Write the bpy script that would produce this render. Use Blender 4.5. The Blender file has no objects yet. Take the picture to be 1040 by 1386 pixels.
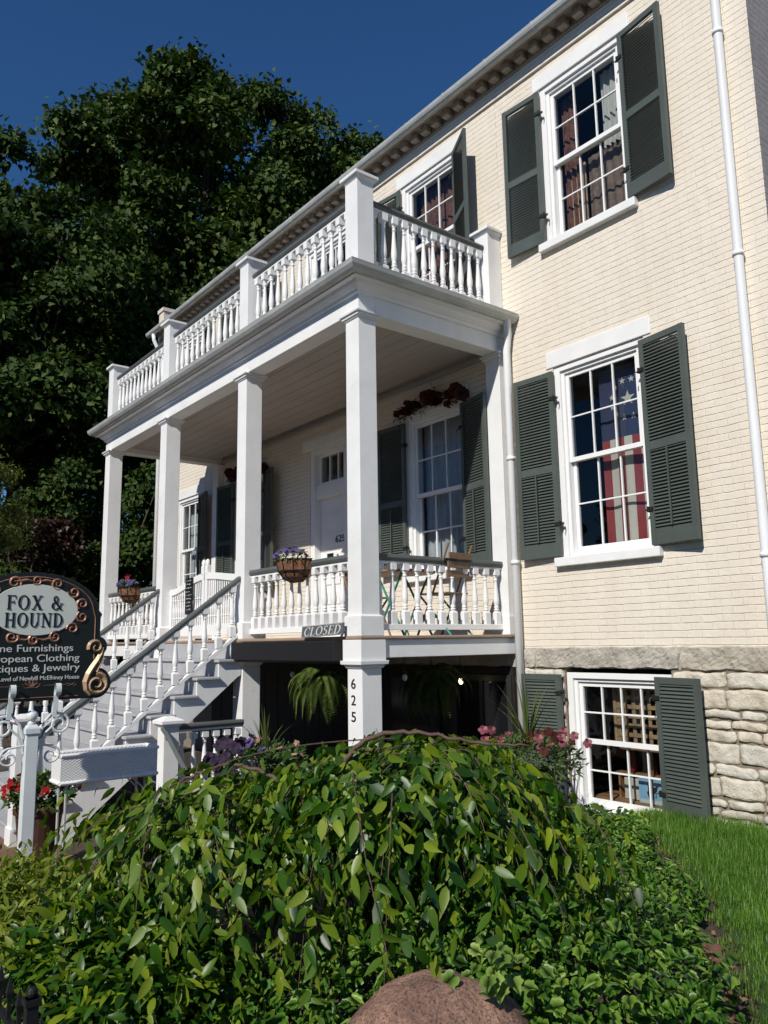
import bpy, math, random
import numpy as np
from mathutils import Matrix, Vector
R = math.radians
C = bpy.context.scene
COL = C.collection
random.seed(7); rng = np.random.default_rng(7)

# ------------------------------------------------------------------ camera, world, sun
cam = bpy.data.cameras.new('camera'); co = bpy.data.objects.new('camera', cam); COL.objects.link(co)
r_ = Vector((0.61487022, 0.78847494, -0.01555282)); u_ = Vector((0.13678544, -0.08720439, 0.98675485)); f_ = Vector((-0.7766752, 0.60885357, 0.16147127))
M = Matrix((r_, u_, -f_)).transposed().to_4x4(); M.translation = Vector((6.24835, -6.77247, -0.06581)); co.matrix_world = M
cam.sensor_fit = 'VERTICAL'; cam.sensor_height = 36; cam.lens = 1078.945 / 1386 * 36; cam.clip_end = 3000; cam.clip_start = .05
C.camera = co
SUN_AZ, SUN_EL = R(22), R(38.5)
sdir = Vector((math.sin(SUN_AZ) * math.cos(SUN_EL), -math.cos(SUN_AZ) * math.cos(SUN_EL), math.sin(SUN_EL)))
W = bpy.data.worlds.new('World'); C.world = W; W.use_nodes = True
nt = W.node_tree; sky = nt.nodes.new('ShaderNodeTexSky'); sky.sky_type = 'NISHITA'; sky.sun_disc = False
sky.sun_elevation = SUN_EL; sky.sun_rotation = math.pi - SUN_AZ
sky.air_density = 1.0; sky.dust_density = 0.0; sky.ozone_density = 10; sky.altitude = 100
hs = nt.nodes.new('ShaderNodeHueSaturation'); hs.inputs['Saturation'].default_value = 1.08; nt.links.new(sky.outputs[0], hs.inputs['Color']); nt.links.new(hs.outputs[0], nt.nodes['Background'].inputs[0]); nt.nodes['Background'].inputs[1].default_value = 0.082
sl = bpy.data.lights.new('sun', 'SUN'); so = bpy.data.objects.new('sun', sl); COL.objects.link(so)
sl.energy = 4.7; sl.angle = R(.5); sl.color = (1, .95, .865)
so.rotation_euler = sdir.to_track_quat('Z', 'Y').to_euler(); so.location = (0, -10, 20)
C.view_settings.view_transform = 'Standard'; C.view_settings.look = 'None'; C.view_settings.exposure = 0; C.view_settings.gamma = 1
C.cycles.max_bounces = 8; C.cycles.transparent_max_bounces = 16

# ------------------------------------------------------------------ helpers
def worldloc(o):
    v = Vector((0, 0, 0))
    while o is not None:
        v += o.location; o = o.parent
    return v
class MB:
    def __init__(s): s.v = []; s.f = []
    def add(s, vs, fs):
        n = len(s.v); s.v += [tuple(p) for p in vs]; s.f += [tuple(i + n for i in f) for f in fs]; return s
    def box(s, x0, x1, y0, y1, z0, z1, mat=None):
        vs = [(x, y, z) for x in (x0, x1) for y in (y0, y1) for z in (z0, z1)]
        if mat is not None: vs = [mat @ Vector(p) for p in vs]
        return s.add(vs, [(0, 1, 3, 2), (4, 6, 7, 5), (0, 4, 5, 1), (2, 3, 7, 6), (0, 2, 6, 4), (1, 5, 7, 3)])
    def frustum(s, c, z0, z1, a0, a1, b0=None, b1=None):
        b0 = a0 if b0 is None else b0; b1 = a1 if b1 is None else b1
        x, y = c
        vs = [(x + i * a, y + j * b, z) for z, a, b in ((z0, a0, b0), (z1, a1, b1)) for i, j in ((-1, -1), (1, -1), (1, 1), (-1, 1))]
        return s.add(vs, [(3, 2, 1, 0), (4, 5, 6, 7), (0, 1, 5, 4), (1, 2, 6, 5), (2, 3, 7, 6), (3, 0, 4, 7)])
    def lathe(s, prof, c=(0, 0, 0), n=16, mat=None):
        vs = []
        for rr, z in prof:
            for k in range(n):
                a = 2 * math.pi * k / n; vs.append((c[0] + rr * math.cos(a), c[1] + rr * math.sin(a), c[2] + z))
        if mat is not None: vs = [mat @ Vector(p) for p in vs]
        fs = [(i * n + k, i * n + (k + 1) % n, (i + 1) * n + (k + 1) % n, (i + 1) * n + k) for i in range(len(prof) - 1) for k in range(n)]
        fs += [tuple(range(n - 1, -1, -1)), tuple((len(prof) - 1) * n + k for k in range(n))]
        return s.add(vs, fs)
    def ball(s, c, r, n=12, sx=1, sy=1, sz=1):
        m = n // 2; prof = [(max(1e-4, r * math.sin(math.pi * i / m)), -r * math.cos(math.pi * i / m)) for i in range(m + 1)]
        return s.lathe(prof, (0, 0, 0), n, Matrix.Translation(c) @ Matrix.Diagonal((sx, sy, sz, 1)))
    def tube(s, pts, rad, n=8):
        pts = [Vector(p) for p in pts]; rs = rad if isinstance(rad, (list, tuple)) else [rad] * len(pts)
        vs = []; up = None
        for i, p in enumerate(pts):
            t = (pts[min(i + 1, len(pts) - 1)] - pts[max(i - 1, 0)])
            t = t.normalized() if t.length > 1e-9 else Vector((0, 0, 1))
            if up is None: up = Vector((0, 0, 1)) if abs(t.z) < .9 else Vector((1, 0, 0))
            a = t.cross(up)
            if a.length < 1e-6: a = t.orthogonal()
            a.normalize(); b = a.cross(t).normalized(); up = b
            for k in range(n):
                g = 2 * math.pi * k / n; vs.append(p + (a * math.cos(g) + b * math.sin(g)) * rs[i])
        fs = [(i * n + k, i * n + (k + 1) % n, (i + 1) * n + (k + 1) % n, (i + 1) * n + k) for i in range(len(pts) - 1) for k in range(n)]
        fs += [tuple(range(n - 1, -1, -1)), tuple((len(pts) - 1) * n + k for k in range(n))]
        return s.add(vs, fs)
    def prism(s, poly, fn, d0, d1):
        n = len(poly); vs = [fn(a, b, d) for d in (d0, d1) for a, b in poly]
        return s.add(vs, [tuple(range(n - 1, -1, -1)), tuple(range(n, 2 * n))] + [(i, (i + 1) % n, n + (i + 1) % n, n + i) for i in range(n)])
    def build(s, name, mat, parent=None, local=False, smooth=False, bevel=0, fixn=True):
        me = bpy.data.meshes.new(name)
        off = Vector((0, 0, 0)) if (local or parent is None) else worldloc(parent)
        me.from_pydata([(p[0] - off.x, p[1] - off.y, p[2] - off.z) for p in s.v], [], s.f)
        if fixn:
            import bmesh
            bm = bmesh.new(); bm.from_mesh(me); bmesh.ops.recalc_face_normals(bm, faces=bm.faces); bm.to_mesh(me); bm.free()
        me.materials.append(mat)
        if smooth: me.shade_smooth() if hasattr(me, 'shade_smooth') else None
        o = bpy.data.objects.new(name, me); COL.objects.link(o)
        if parent is not None: o.parent = parent
        if bevel:
            b = o.modifiers.new('bevel', 'BEVEL'); b.width = bevel; b.segments = 2; b.limit_method = 'ANGLE'; b.angle_limit = R(40)
        return o
def arr_obj(name, V, F, mat, parent=None, smooth=False):
    V = np.asarray(V, np.float32); F = np.asarray(F, np.int32)
    if parent is not None: V = V - np.array(worldloc(parent), np.float32)
    me = bpy.data.meshes.new(name); k = F.shape[1]
    me.vertices.add(len(V)); me.vertices.foreach_set('co', V.ravel())
    me.loops.add(F.size); me.loops.foreach_set('vertex_index', F.ravel())
    me.polygons.add(len(F)); me.polygons.foreach_set('loop_start', np.arange(0, F.size, k, dtype=np.int32))
    me.update(calc_edges=True); me.validate()
    if smooth: me.polygons.foreach_set('use_smooth', np.ones(len(F), bool))
    me.materials.append(mat)
    o = bpy.data.objects.new(name, me); COL.objects.link(o)
    if parent is not None: o.parent = parent
    return o
def tag(o, label=None, cat=None, group=None, kind=None):
    if label: o['label'] = label
    if cat: o['category'] = cat
    if group: o['group'] = group
    if kind: o['kind'] = kind
    return o
def thing(name, loc, label, cat, group=None, rz=0):
    o = bpy.data.objects.new(name, None); COL.objects.link(o); o.location = loc; o.rotation_euler.z = rz; o.empty_display_size = .2
    return tag(o, label, cat, group)
def copy_tree(o, parent=None):
    c = o.copy(); COL.objects.link(c); c.parent = parent
    for ch in list(o.children): copy_tree(ch, c)
    return c
def text_mesh(name, s, size, mat, parent, M4, width=None, depth=.003, align='CENTER', shear=0):
    cu = bpy.data.curves.new(name, 'FONT'); cu.body = s; cu.size = size; cu.extrude = depth; cu.align_x = align; cu.align_y = 'CENTER'; cu.shear = shear
    t = bpy.data.objects.new(name + '_tmp', cu); COL.objects.link(t)
    dg = bpy.context.evaluated_depsgraph_get(); me = bpy.data.meshes.new_from_object(t.evaluated_get(dg))
    bpy.data.objects.remove(t)
    xs = [v.co.x for v in me.vertices]; w = max(xs) - min(xs); cx = (max(xs) + min(xs)) / 2 if align == 'CENTER' else 0
    k = width / w if width else 1
    off = worldloc(parent)
    for v in me.vertices:
        p = M4 @ Vector(((v.co.x - cx) * k, v.co.y, v.co.z)); v.co = p - off
    me.materials.clear(); me.materials.append(mat); me.name = name
    o = bpy.data.objects.new(name, me); COL.objects.link(o); o.parent = parent
    return o

# ------------------------------------------------------------------ materials
def newmat(name):
    m = bpy.data.materials.new(name); m.use_nodes = True; n = m.node_tree
    return m, n, n.nodes['Principled BSDF']
def N(n, t, **kw):
    x = n.nodes.new(t)
    for k, v in kw.items(): setattr(x, k, v)
    return x
def ramp(n, fac, stops):
    r = N(n, 'ShaderNodeValToRGB'); el = r.color_ramp.elements
    while len(el) < len(stops): el.new(.5)
    for e, (p, c) in zip(el, stops): e.position = p; e.color = (*c, 1) if len(c) == 3 else c
    n.links.new(fac, r.inputs[0]); return r.outputs[0]
def noise(n, vec, scale, detail=4, rough=.55):
    t = N(n, 'ShaderNodeTexNoise'); t.inputs['Scale'].default_value = scale; t.inputs['Detail'].default_value = detail; t.inputs['Roughness'].default_value = rough
    if vec is not None: n.links.new(vec, t.inputs['Vector'])
    return t.outputs['Fac']
def bump(n, h, strength, dist=.01, prev=None):
    b = N(n, 'ShaderNodeBump'); b.inputs['Strength'].default_value = strength; b.inputs['Distance'].default_value = dist
    n.links.new(h, b.inputs['Height'])
    if prev is not None: n.links.new(prev, b.inputs['Normal'])
    return b.outputs[0]
def mul(c, k): return tuple(min(1, x * k) for x in c)
def paint(name, col, rough=.5, var=.12, scale=3, bmp=.15, spec=.4, grain=40, metal=0, dirt_shade=.0):
    m, n, p = newmat(name); tc = N(n, 'ShaderNodeNewGeometry').outputs['Position']
    f = noise(n, tc, scale, 6, .6)
    stops = [(.3, mul(col, 1 - var)), (.62, col)]
    c = ramp(n, f, stops)
    if dirt_shade:
        d = noise(n, tc, 9, 8, .75); mk = ramp(n, d, [(.60, (0, 0, 0)), (.72, (1, 1, 1))])
        mx = N(n, 'ShaderNodeMix', data_type='RGBA'); mx.inputs[7].default_value = (*mul(col, .55), 1)
        ml = N(n, 'ShaderNodeMath', operation='MULTIPLY'); ml.inputs[1].default_value = dirt_shade; n.links.new(mk, ml.inputs[0])
        n.links.new(ml.outputs[0], mx.inputs[0]); n.links.new(c, mx.inputs[6]); c = mx.outputs[2]
    n.links.new(c, p.inputs['Base Color']); p.inputs['Roughness'].default_value = rough; p.inputs['Specular IOR Level'].default_value = spec; p.inputs['Metallic'].default_value = metal
    if bmp: n.links.new(bump(n, noise(n, tc, grain, 4, .6), bmp, .004), p.inputs['Normal'])
    return m
WHITE = paint('white_paint', (.80, .80, .79), .5, .10, 2.5, .25, dirt_shade=.38)
TRIMW = paint('white_trim_paint', (.82, .82, .81), .4, .05, 2, .06, dirt_shade=.12)
CEIL = paint('porch_ceiling_paint', (.42, .385, .355), .6, .12, 1.2, .2, dirt_shade=.2)
GREYP = paint('grey_floor_paint', (.26, .265, .28), .5, .2, 4, .25, dirt_shade=.4)
STEPG = paint('grey_step_paint', (.40, .405, .42), .5, .16, 4, .25, dirt_shade=.3)
RAILG = paint('dark_rail_paint', (.105, .115, .11), .45, .2, 6, .15, dirt_shade=.2)
GREEN = paint('shutter_green_paint', (.084, .101, .090), .42, .22, 3, .1, spec=.4)
GUTTER = paint('aged_gutter_metal', (.50, .51, .49), .42, .25, 3, .1, metal=.15, dirt_shade=.5)
PIPE = paint('white_downspout_paint', (.80, .81, .82), .4, .06, 2, .05, dirt_shade=.15)
BLACKM = paint('black_iron', (.008, .008, .009), .55, .3, 20, .2)
SIGNB = paint('sign_black', (.012, .014, .013), .32, .15, 6, .05)
COPPER = paint('sign_copper', (.36, .185, .12), .42, .45, 14, .2, metal=.3)
GOLDC = paint('sign_bronze_tan', (.47, .33, .21), .4, .35, 10, .2, metal=.2)
OVALG = paint('sign_oval_grey', (.60, .63, .57), .5, .05, 5, .03)
LETW = paint('letter_pale', (.60, .61, .58), .5, .05, 5, 0)
LETB = paint('letter_black', (.01, .01, .012), .4, .1, 5, 0)
AWN = paint('black_awning', (.008, .008, .009), .7, .2, 12, .2)
DARKIN = paint('interior_dark', (.10, .09, .08), .9, .3, 2, 0)
WOOD = paint('warm_wood', (.33, .17, .085), .5, .35, 12, .2)
WOODT = paint('tan_wood', (.52, .35, .20), .5, .3, 12, .2)
TEAL = paint('teal_metal', (.03, .25, .20), .4, .2, 12, .05)
RUST = paint('rust_pot', (.075, .032, .022), .6, .4, 12, .3)
BARK = paint('bark', (.10, .075, .055), .9, .45, 18, 1.0)
TWIG = paint('twig_bark', (.11, .07, .05), .7, .4, 30, .4)
ROOFM = paint('roof_slate', (.11, .11, .12), .7, .3, 5, .4)
SLATEG = paint('closed_slate', (.10, .105, .11), .6, .2, 12, .2)
BRASS = paint('old_hinge_iron', (.02, .018, .016), .5, .3, 30, .2)
SOIL = None

def brick_mat(name, axis, c1, c2, mort, bstr=.9):
    m, n, p = newmat(name); pos = N(n, 'ShaderNodeNewGeometry').outputs['Position']
    sx = N(n, 'ShaderNodeSeparateXYZ'); n.links.new(pos, sx.inputs[0])
    nz = N(n, 'ShaderNodeTexNoise'); nz.inputs['Scale'].default_value = 4.5; nz.inputs['Detail'].default_value = 5; nz.inputs['Roughness'].default_value = .65; n.links.new(pos, nz.inputs['Vector'])
    cb = N(n, 'ShaderNodeCombineXYZ'); n.links.new(sx.outputs[axis], cb.inputs[0]); n.links.new(sx.outputs[2], cb.inputs[1])
    sub = N(n, 'ShaderNodeVectorMath', operation='SUBTRACT'); sub.inputs[1].default_value = (.5, .5, .5); n.links.new(nz.outputs['Color'], sub.inputs[0])
    sc = N(n, 'ShaderNodeVectorMath', operation='MULTIPLY'); sc.inputs[1].default_value = (.03, .022, 0); n.links.new(sub.outputs[0], sc.inputs[0])
    ad = N(n, 'ShaderNodeVectorMath', operation='ADD'); n.links.new(cb.outputs[0], ad.inputs[0]); n.links.new(sc.outputs[0], ad.inputs[1])
    def bt(width, mort_size, smooth):
        b = N(n, 'ShaderNodeTexBrick'); n.links.new(ad.outputs[0], b.inputs['Vector'])
        for k, v in (('Scale', 1), ('Mortar Size', mort_size), ('Mortar Smooth', smooth), ('Bias', 0), ('Brick Width', width), ('Row Height', .0675)): b.inputs[k].default_value = v
        b.inputs['Color1'].default_value = (*c1, 1); b.inputs['Color2'].default_value = (*c2, 1); b.inputs['Mortar'].default_value = (*c1, 1)
        return b
    b = bt(.205, .006, 1.0); bed = bt(200., .0052, .9)
    def mulc(x, y):
        mx = N(n, 'ShaderNodeMix', data_type='RGBA', blend_type='MULTIPLY'); mx.inputs[0].default_value = 1
        n.links.new(x, mx.inputs[6]); n.links.new(y, mx.inputs[7]); return mx.outputs[2]
    big = ramp(n, noise(n, pos, .9, 5, .6), [(.35, (.95, .94, .925)), (.65, (1, 1, 1))])
    spk = ramp(n, noise(n, pos, 55, 6, .8), [(.3, (.93, .93, .93)), (.6, (1.02, 1.02, 1.02))])
    chip = ramp(n, noise(n, pos, 26, 8, .8), [(.715, (1, 1, 1)), (.77, (.66, .59, .51))])
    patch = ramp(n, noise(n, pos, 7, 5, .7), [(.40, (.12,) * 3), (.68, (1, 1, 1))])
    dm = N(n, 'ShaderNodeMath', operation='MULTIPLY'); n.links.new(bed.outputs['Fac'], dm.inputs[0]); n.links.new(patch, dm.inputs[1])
    dirt_shade = ramp(n, dm.outputs[0], [(.25, (1, 1, 1)), (.95, tuple(m_ / c_ for m_, c_ in zip(mort, c1)))])  # bed joints darkened in colour for the shadow line under each course
    sv = N(n, 'ShaderNodeVectorMath', operation='MULTIPLY'); sv.inputs[1].default_value = (5, 5, .35); n.links.new(pos, sv.inputs[0])
    streak = ramp(n, noise(n, sv.outputs[0], 1.6, 5, .65), [(.36, (.965, .955, .94)), (.56, (1, 1, 1))])
    big = mulc(big, streak)
    col = mulc(mulc(mulc(mulc(b.outputs['Color'], big), chip), spk), dirt_shade)
    n.links.new(col, p.inputs['Base Color']); p.inputs['Roughness'].default_value = .6; p.inputs['Specular IOR Level'].default_value = .25
    i1 = N(n, 'ShaderNodeMath', operation='MULTIPLY_ADD'); i1.inputs[1].default_value = -.2; i1.inputs[2].default_value = 1; n.links.new(b.outputs['Fac'], i1.inputs[0])
    i2 = N(n, 'ShaderNodeMath', operation='MULTIPLY_ADD'); i2.inputs[1].default_value = -.65; n.links.new(dm.outputs[0], i2.inputs[0]); n.links.new(i1.outputs[0], i2.inputs[2])
    bb = bump(n, i2.outputs[0], bstr, .014)
    bb = bump(n, noise(n, pos, 22, 5, .7), .42, .010, bb); bb = bump(n, noise(n, pos, 5, 3, .6), .3, .02, bb)
    n.links.new(bb, p.inputs['Normal']); return m
CREAM = (.775, .708, .605)
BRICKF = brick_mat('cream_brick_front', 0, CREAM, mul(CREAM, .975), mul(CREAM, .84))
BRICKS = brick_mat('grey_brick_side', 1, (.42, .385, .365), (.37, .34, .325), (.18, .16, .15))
FRIEZE = paint('shaded_cornice_brown', (.40, .33, .27), .7, .25, 10, .4)  # brown tone carries the shade under the gutter in the colour

def stone_mat(name, a, b, c, sc=7):
    m, n, p = newmat(name); pos = N(n, 'ShaderNodeNewGeometry'); ps = pos.outputs['Position']; isl = pos.outputs['Random Per Island']
    f = noise(n, ps, sc, 8, .68)
    c0 = ramp(n, f, [(.28, a), (.5, b), (.72, c)])
    v = ramp(n, isl, [(0, (.82, .80, .77)), (.5, (1, 1, 1)), (1, (1.0, .93, .84))])
    mx = N(n, 'ShaderNodeMix', data_type='RGBA', blend_type='MULTIPLY'); mx.inputs[0].default_value = 1
    n.links.new(c0, mx.inputs[6]); n.links.new(v, mx.inputs[7]); n.links.new(mx.outputs[2], p.inputs['Base Color'])
    p.inputs['Roughness'].default_value = .85; p.inputs['Specular IOR Level'].default_value = .2
    bb = bump(n, noise(n, ps, 16, 9, .75), 1.0, .03); bb = bump(n, noise(n, ps, 60, 4, .6), .5, .006, bb)
    n.links.new(bb, p.inputs['Normal']); return m
LIME = stone_mat('limestone_rubble', (.50, .45, .36), (.74, .70, .61), (.82, .79, .71))
WTAB = stone_mat('water_table_stone', (.36, .33, .285), (.52, .485, .42), (.62, .58, .51), 3)
MORTAR = paint('brown_mortar', (.24, .195, .15), .9, .3, 12, .6)

def glass_mat():
    m = bpy.data.materials.new('window_glass'); m.use_nodes = True; n = m.node_tree; n.nodes.clear()
    out = N(n, 'ShaderNodeOutputMaterial'); mix = N(n, 'ShaderNodeMixShader'); tr = N(n, 'ShaderNodeBsdfTransparent'); gl = N(n, 'ShaderNodeBsdfGlossy'); fr = N(n, 'ShaderNodeFresnel')
    gl.inputs['Roughness'].default_value = .015; tr.inputs[0].default_value = (.78, .81, .80, 1)
    geo = N(n, 'ShaderNodeNewGeometry'); pos = geo.outputs['Position']
    io = N(n, 'ShaderNodeMath', operation='MULTIPLY_ADD'); io.inputs[1].default_value = 1 / 1.5 - 1.5; io.inputs[2].default_value = 1.5
    n.links.new(geo.outputs['Backfacing'], io.inputs[0]); n.links.new(io.outputs[0], fr.inputs[0])
    nb = bump(n, noise(n, pos, 3.2, 3, .5), 0.05, .03); n.links.new(nb, gl.inputs['Normal'])
    n.links.new(fr.outputs[0], mix.inputs[0]); n.links.new(tr.outputs[0], mix.inputs[1]); n.links.new(gl.outputs[0], mix.inputs[2]); n.links.new(mix.outputs[0], out.inputs[0])
    return m
GLASS = glass_mat()
def leaf_mat(name, a, b, c, rough=.45, trans=.25, spec=.4):
    m = bpy.data.materials.new(name); m.use_nodes = True; n = m.node_tree; p = n.nodes['Principled BSDF']; out = n.nodes['Material Output']
    g = N(n, 'ShaderNodeNewGeometry')
    col = ramp(n, g.outputs['Random Per Island'], [(0, a), (.55, b), (1, c)])
    f = ramp(n, noise(n, g.outputs['Position'], 1.3, 3, .5), [(.3, (.78, .82, .8)), (.7, (1.15, 1.1, 1))])
    mx = N(n, 'ShaderNodeMix', data_type='RGBA', blend_type='MULTIPLY'); mx.inputs[0].default_value = 1
    n.links.new(col, mx.inputs[6]); n.links.new(f, mx.inputs[7])
    n.links.new(mx.outputs[2], p.inputs['Base Color']); p.inputs['Roughness'].default_value = rough; p.inputs['Specular IOR Level'].default_value = spec
    t = N(n, 'ShaderNodeBsdfTranslucent'); tm = N(n, 'ShaderNodeMix', data_type='RGBA', blend_type='MULTIPLY'); tm.inputs[0].default_value = 1; tm.inputs[7].default_value = (1.5, 1.7, .5, 1)
    n.links.new(mx.outputs[2], tm.inputs[6]); n.links.new(tm.outputs[2], t.inputs[0])
    ms = N(n, 'ShaderNodeMixShader'); ms.inputs[0].default_value = trans
    n.links.new(p.outputs[0], ms.inputs[1]); n.links.new(t.outputs[0], ms.inputs[2]); n.links.new(ms.outputs[0], out.inputs[0])
    return m
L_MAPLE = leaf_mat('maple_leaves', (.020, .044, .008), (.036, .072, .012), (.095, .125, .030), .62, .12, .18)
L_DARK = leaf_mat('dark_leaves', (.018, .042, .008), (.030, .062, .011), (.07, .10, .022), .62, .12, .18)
L_DOG = leaf_mat('dogwood_leaves', (.05, .075, .014), (.085, .115, .022), (.14, .15, .04), .5, .25, .3)
L_RED = leaf_mat('purple_leaves', (.020, .010, .009), (.035, .014, .012), (.05, .022, .015), .5, .15)
L_WEEP = leaf_mat('weeping_leaves', (.010, .038, .003), (.036, .110, .005), (.22, .285, .018), .38, .32, .40)
L_YOUNG = leaf_mat('young_leaves', (.055, .125, .010), (.11, .19, .016), (.21, .26, .032), .42, .3, .4)
L_GOLD = leaf_mat('golden_leaves', (.10, .15, .016), (.17, .22, .025), (.28, .29, .04), .5, .3, .3)
L_IVY = leaf_mat('ivy_leaves', (.025, .075, .008), (.075, .18, .018), (.19, .30, .045), .40, .2, .4)
L_FERN = leaf_mat('fern_leaves', (.05, .085, .018), (.08, .125, .028), (.14, .17, .05), .5, .25)
L_POT = leaf_mat('pot_leaves', (.03, .065, .015), (.05, .095, .02), (.09, .13, .03), .5, .2)
L_GRASS = leaf_mat('grass_blades', (.055, .155, .012), (.095, .23, .018), (.22, .31, .07), .45, .35, .35)
L_SPIKE = leaf_mat('spike_leaves', (.05, .08, .02), (.09, .12, .03), (.15, .17, .05), .4, .2)
def flower_mat(name, *cs): return leaf_mat(name, *cs, .6, .2, .2)
F_RED = flower_mat('red_petals', (.20, .006, .008), (.30, .009, .012), (.38, .02, .03))
F_PURP = flower_mat('purple_petals', (.06, .04, .15), (.11, .08, .26), (.22, .17, .36))
F_DPURP = flower_mat('dark_petals', (.012, .008, .02), (.03, .015, .045), (.08, .04, .12))
F_PEACH = flower_mat('peach_petals', (.40, .17, .15), (.50, .33, .24), (.32, .12, .19))
F_WINE = flower_mat('wine_petals', (.09, .008, .035), (.22, .05, .09), (.58, .44, .26))
F_DRED = flower_mat('garland_petals', (.045, .012, .009), (.08, .02, .014), (.11, .032, .024))

# ------------------------------------------------------------------ leaf clouds
def ovate(w=.25, fold=.07, droop=.18, ys=(0, .18, .42, .68, .88, 1), ws=(.0, .72, 1, .78, .36, 0)):
    V = []; F = []
    for y, k in zip(ys, ws):
        z = -droop * y * y
        V += [(-w * k, y, z + fold * k), (0, y, z), (w * k, y, z + fold * k)]
    for i in range(len(ys) - 1):
        a = i * 3
        for s in (0, 1):
            F += [(a + s, a + s + 1, a + s + 4), (a + s, a + s + 4, a + s + 3)]
    return np.array(V), np.array(F)
def ivyleaf():
    half = [(0, 0), (.20, -.10), (.33, -.02), (.40, .14), (.36, .27), (.45, .40), (.34, .50), (.22, .58), (.13, .80), (0, 1)]
    z = lambda x, y: .16 * abs(x) - .30 * x * x - .22 * max(0, y - .35) ** 2
    V = [(x, y, z(x, y)) for x, y in half] + [(-x, y, z(x, y)) for x, y in half[1:-1]] + [(0, .28, -.02), (0, .58, -.04)]
    n = len(half); c1, c2 = len(V) - 2, len(V) - 1; F = []
    R_ = list(range(n)); L_ = [0] + list(range(n, n + n - 2)) + [n - 1]
    for C_ in (R_, L_):
        for i in range(n - 1):
            m_ = c1 if i < 5 else c2; F.append((m_, C_[i], C_[i + 1]))
        F.append((c1, C_[5], c2))
    return np.array(V), np.array(F)
PETAL = ovate(.46, .05, .22, (0, .2, .45, .7, .9, 1), (.12, .55, .95, 1, .72, .3))
QUADL = (np.array([(0, 0, 0), (.34, .45, .10), (0, 1, -.12), (-.34, .45, .10)]), np.array([(0, 1, 2), (0, 2, 3)]))
LOBED = (np.array([(0, 0, 0), (.42, .25, .08), (.26, .6, .02), (0, 1, -.15), (-.26, .6, .02), (-.42, .25, .08)]), np.array([(0, 1, 2), (0, 2, 3), (0, 3, 4), (0, 4, 5)]))
OV = ovate(.165, .05, .26, (0, .14, .36, .62, .84, 1), (0, .72, 1, .70, .22, 0)); OVB = ovate(.185, .03, -.06, (0, .14, .36, .62, .84, 1), (0, .66, 1, .80, .30, 0)); OVN = ovate(.18, .05, .25); IVYL = ivyleaf()
def smooth(pts, k=6):
    P = [Vector(p) for p in pts]; P = [P[0] * 2 - P[1]] + P + [P[-1] * 2 - P[-2]]; out = []
    for i in range(1, len(P) - 2):
        for j in range(k):
            t = j / k; a, b, c, d = P[i - 1:i + 3]; out.append(.5 * (2 * b + (c - a) * t + (2 * a - 5 * b + 4 * c - d) * t * t + (3 * b - a - 3 * c + d) * t ** 3))
    return out + [P[-2]]
def unit(a): return a / (np.linalg.norm(a, axis=1, keepdims=True) + 1e-9)
def cloud(tp, P, A, Nn, S):
    Vt, Ft = tp; A = unit(A); side = unit(np.cross(A, Nn)); Nn = np.cross(side, A)
    S = np.asarray(S)[:, None, None]
    V = P[:, None, :] + S * (Vt[None, :, 0, None] * side[:, None, :] + Vt[None, :, 1, None] * A[:, None, :] + Vt[None, :, 2, None] * Nn[:, None, :])
    F = Ft[None] + (np.arange(len(P)) * len(Vt))[:, None, None]
    return V.reshape(-1, 3), F.reshape(-1, 3)
def join(parts):
    Vs = []; Fs = []; n = 0
    for V, F in parts: Vs.append(V); Fs.append(F + n); n += len(V)
    return np.concatenate(Vs), np.concatenate(Fs)
def rdir(n): return unit(rng.normal(size=(n, 3)))

# ------------------------------------------------------------------ ground
def gz(x, y):
    t = np.clip((np.asarray(x, float) - .2) / 1.5, 0, 1); t = t * t * (3 - 2 * t)
    return -2.0 + .32 * t
def ground_mat():
    m, n, p = newmat('garden_soil'); pos = N(n, 'ShaderNodeNewGeometry').outputs['Position']
    c = ramp(n, noise(n, pos, 6, 8, .7), [(.3, (.035, .024, .016)), (.55, (.085, .06, .04)), (.75, (.14, .105, .07))])
    n.links.new(c, p.inputs['Base Color']); p.inputs['Roughness'].default_value = .95
    n.links.new(bump(n, noise(n, pos, 30, 6, .7), .9, .03), p.inputs['Normal']); return m
SOIL = ground_mat()
xs = np.concatenate([[-400, -150, -60, -30], np.linspace(-18, 8, 105), [12, 30, 80, 200, 400]]); ys = np.concatenate([[-400, -120, -40, -12], np.linspace(-6.1, 3, 40), [8, 20, 60, 200, 500]])
X, Y = np.meshgrid(xs, ys, indexing='ij'); Z = gz(X, Y) + .02 * np.sin(X * 3.1) * np.sin(Y * 2.7)
V = np.stack([X, Y, Z], -1).reshape(-1, 3); ny = len(ys)
F = [(i * ny + j, (i + 1) * ny + j, (i + 1) * ny + j + 1, i * ny + j + 1) for i in range(len(xs) - 1) for j in range(ny - 1)]
tag(arr_obj('ground', V, F, SOIL, smooth=True), kind='structure')
CONC = paint('pavement_concrete', (.27, .26, .245), .85, .2, 3, .5)
ASPH = paint('asphalt', (.05, .05, .052), .9, .25, 5, .6)
tag(MB().box(-60, 60, -8.6, -6.25, -2.2, -1.62).build('pavement', CONC, bevel=.02), kind='structure')
tag(MB().box(-60, 60, -18, -8.62, -2.2, -1.75).build('road', ASPH), kind='structure')
BPAVE = brick_mat('brick_paving', 0, (.20, .10, .07), (.15, .075, .055), (.07, .05, .04))
tag(MB().box(-6, -.2, -6.2, -4.3, -2.1, -1.965).build('path', BPAVE), kind='structure')

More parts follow.
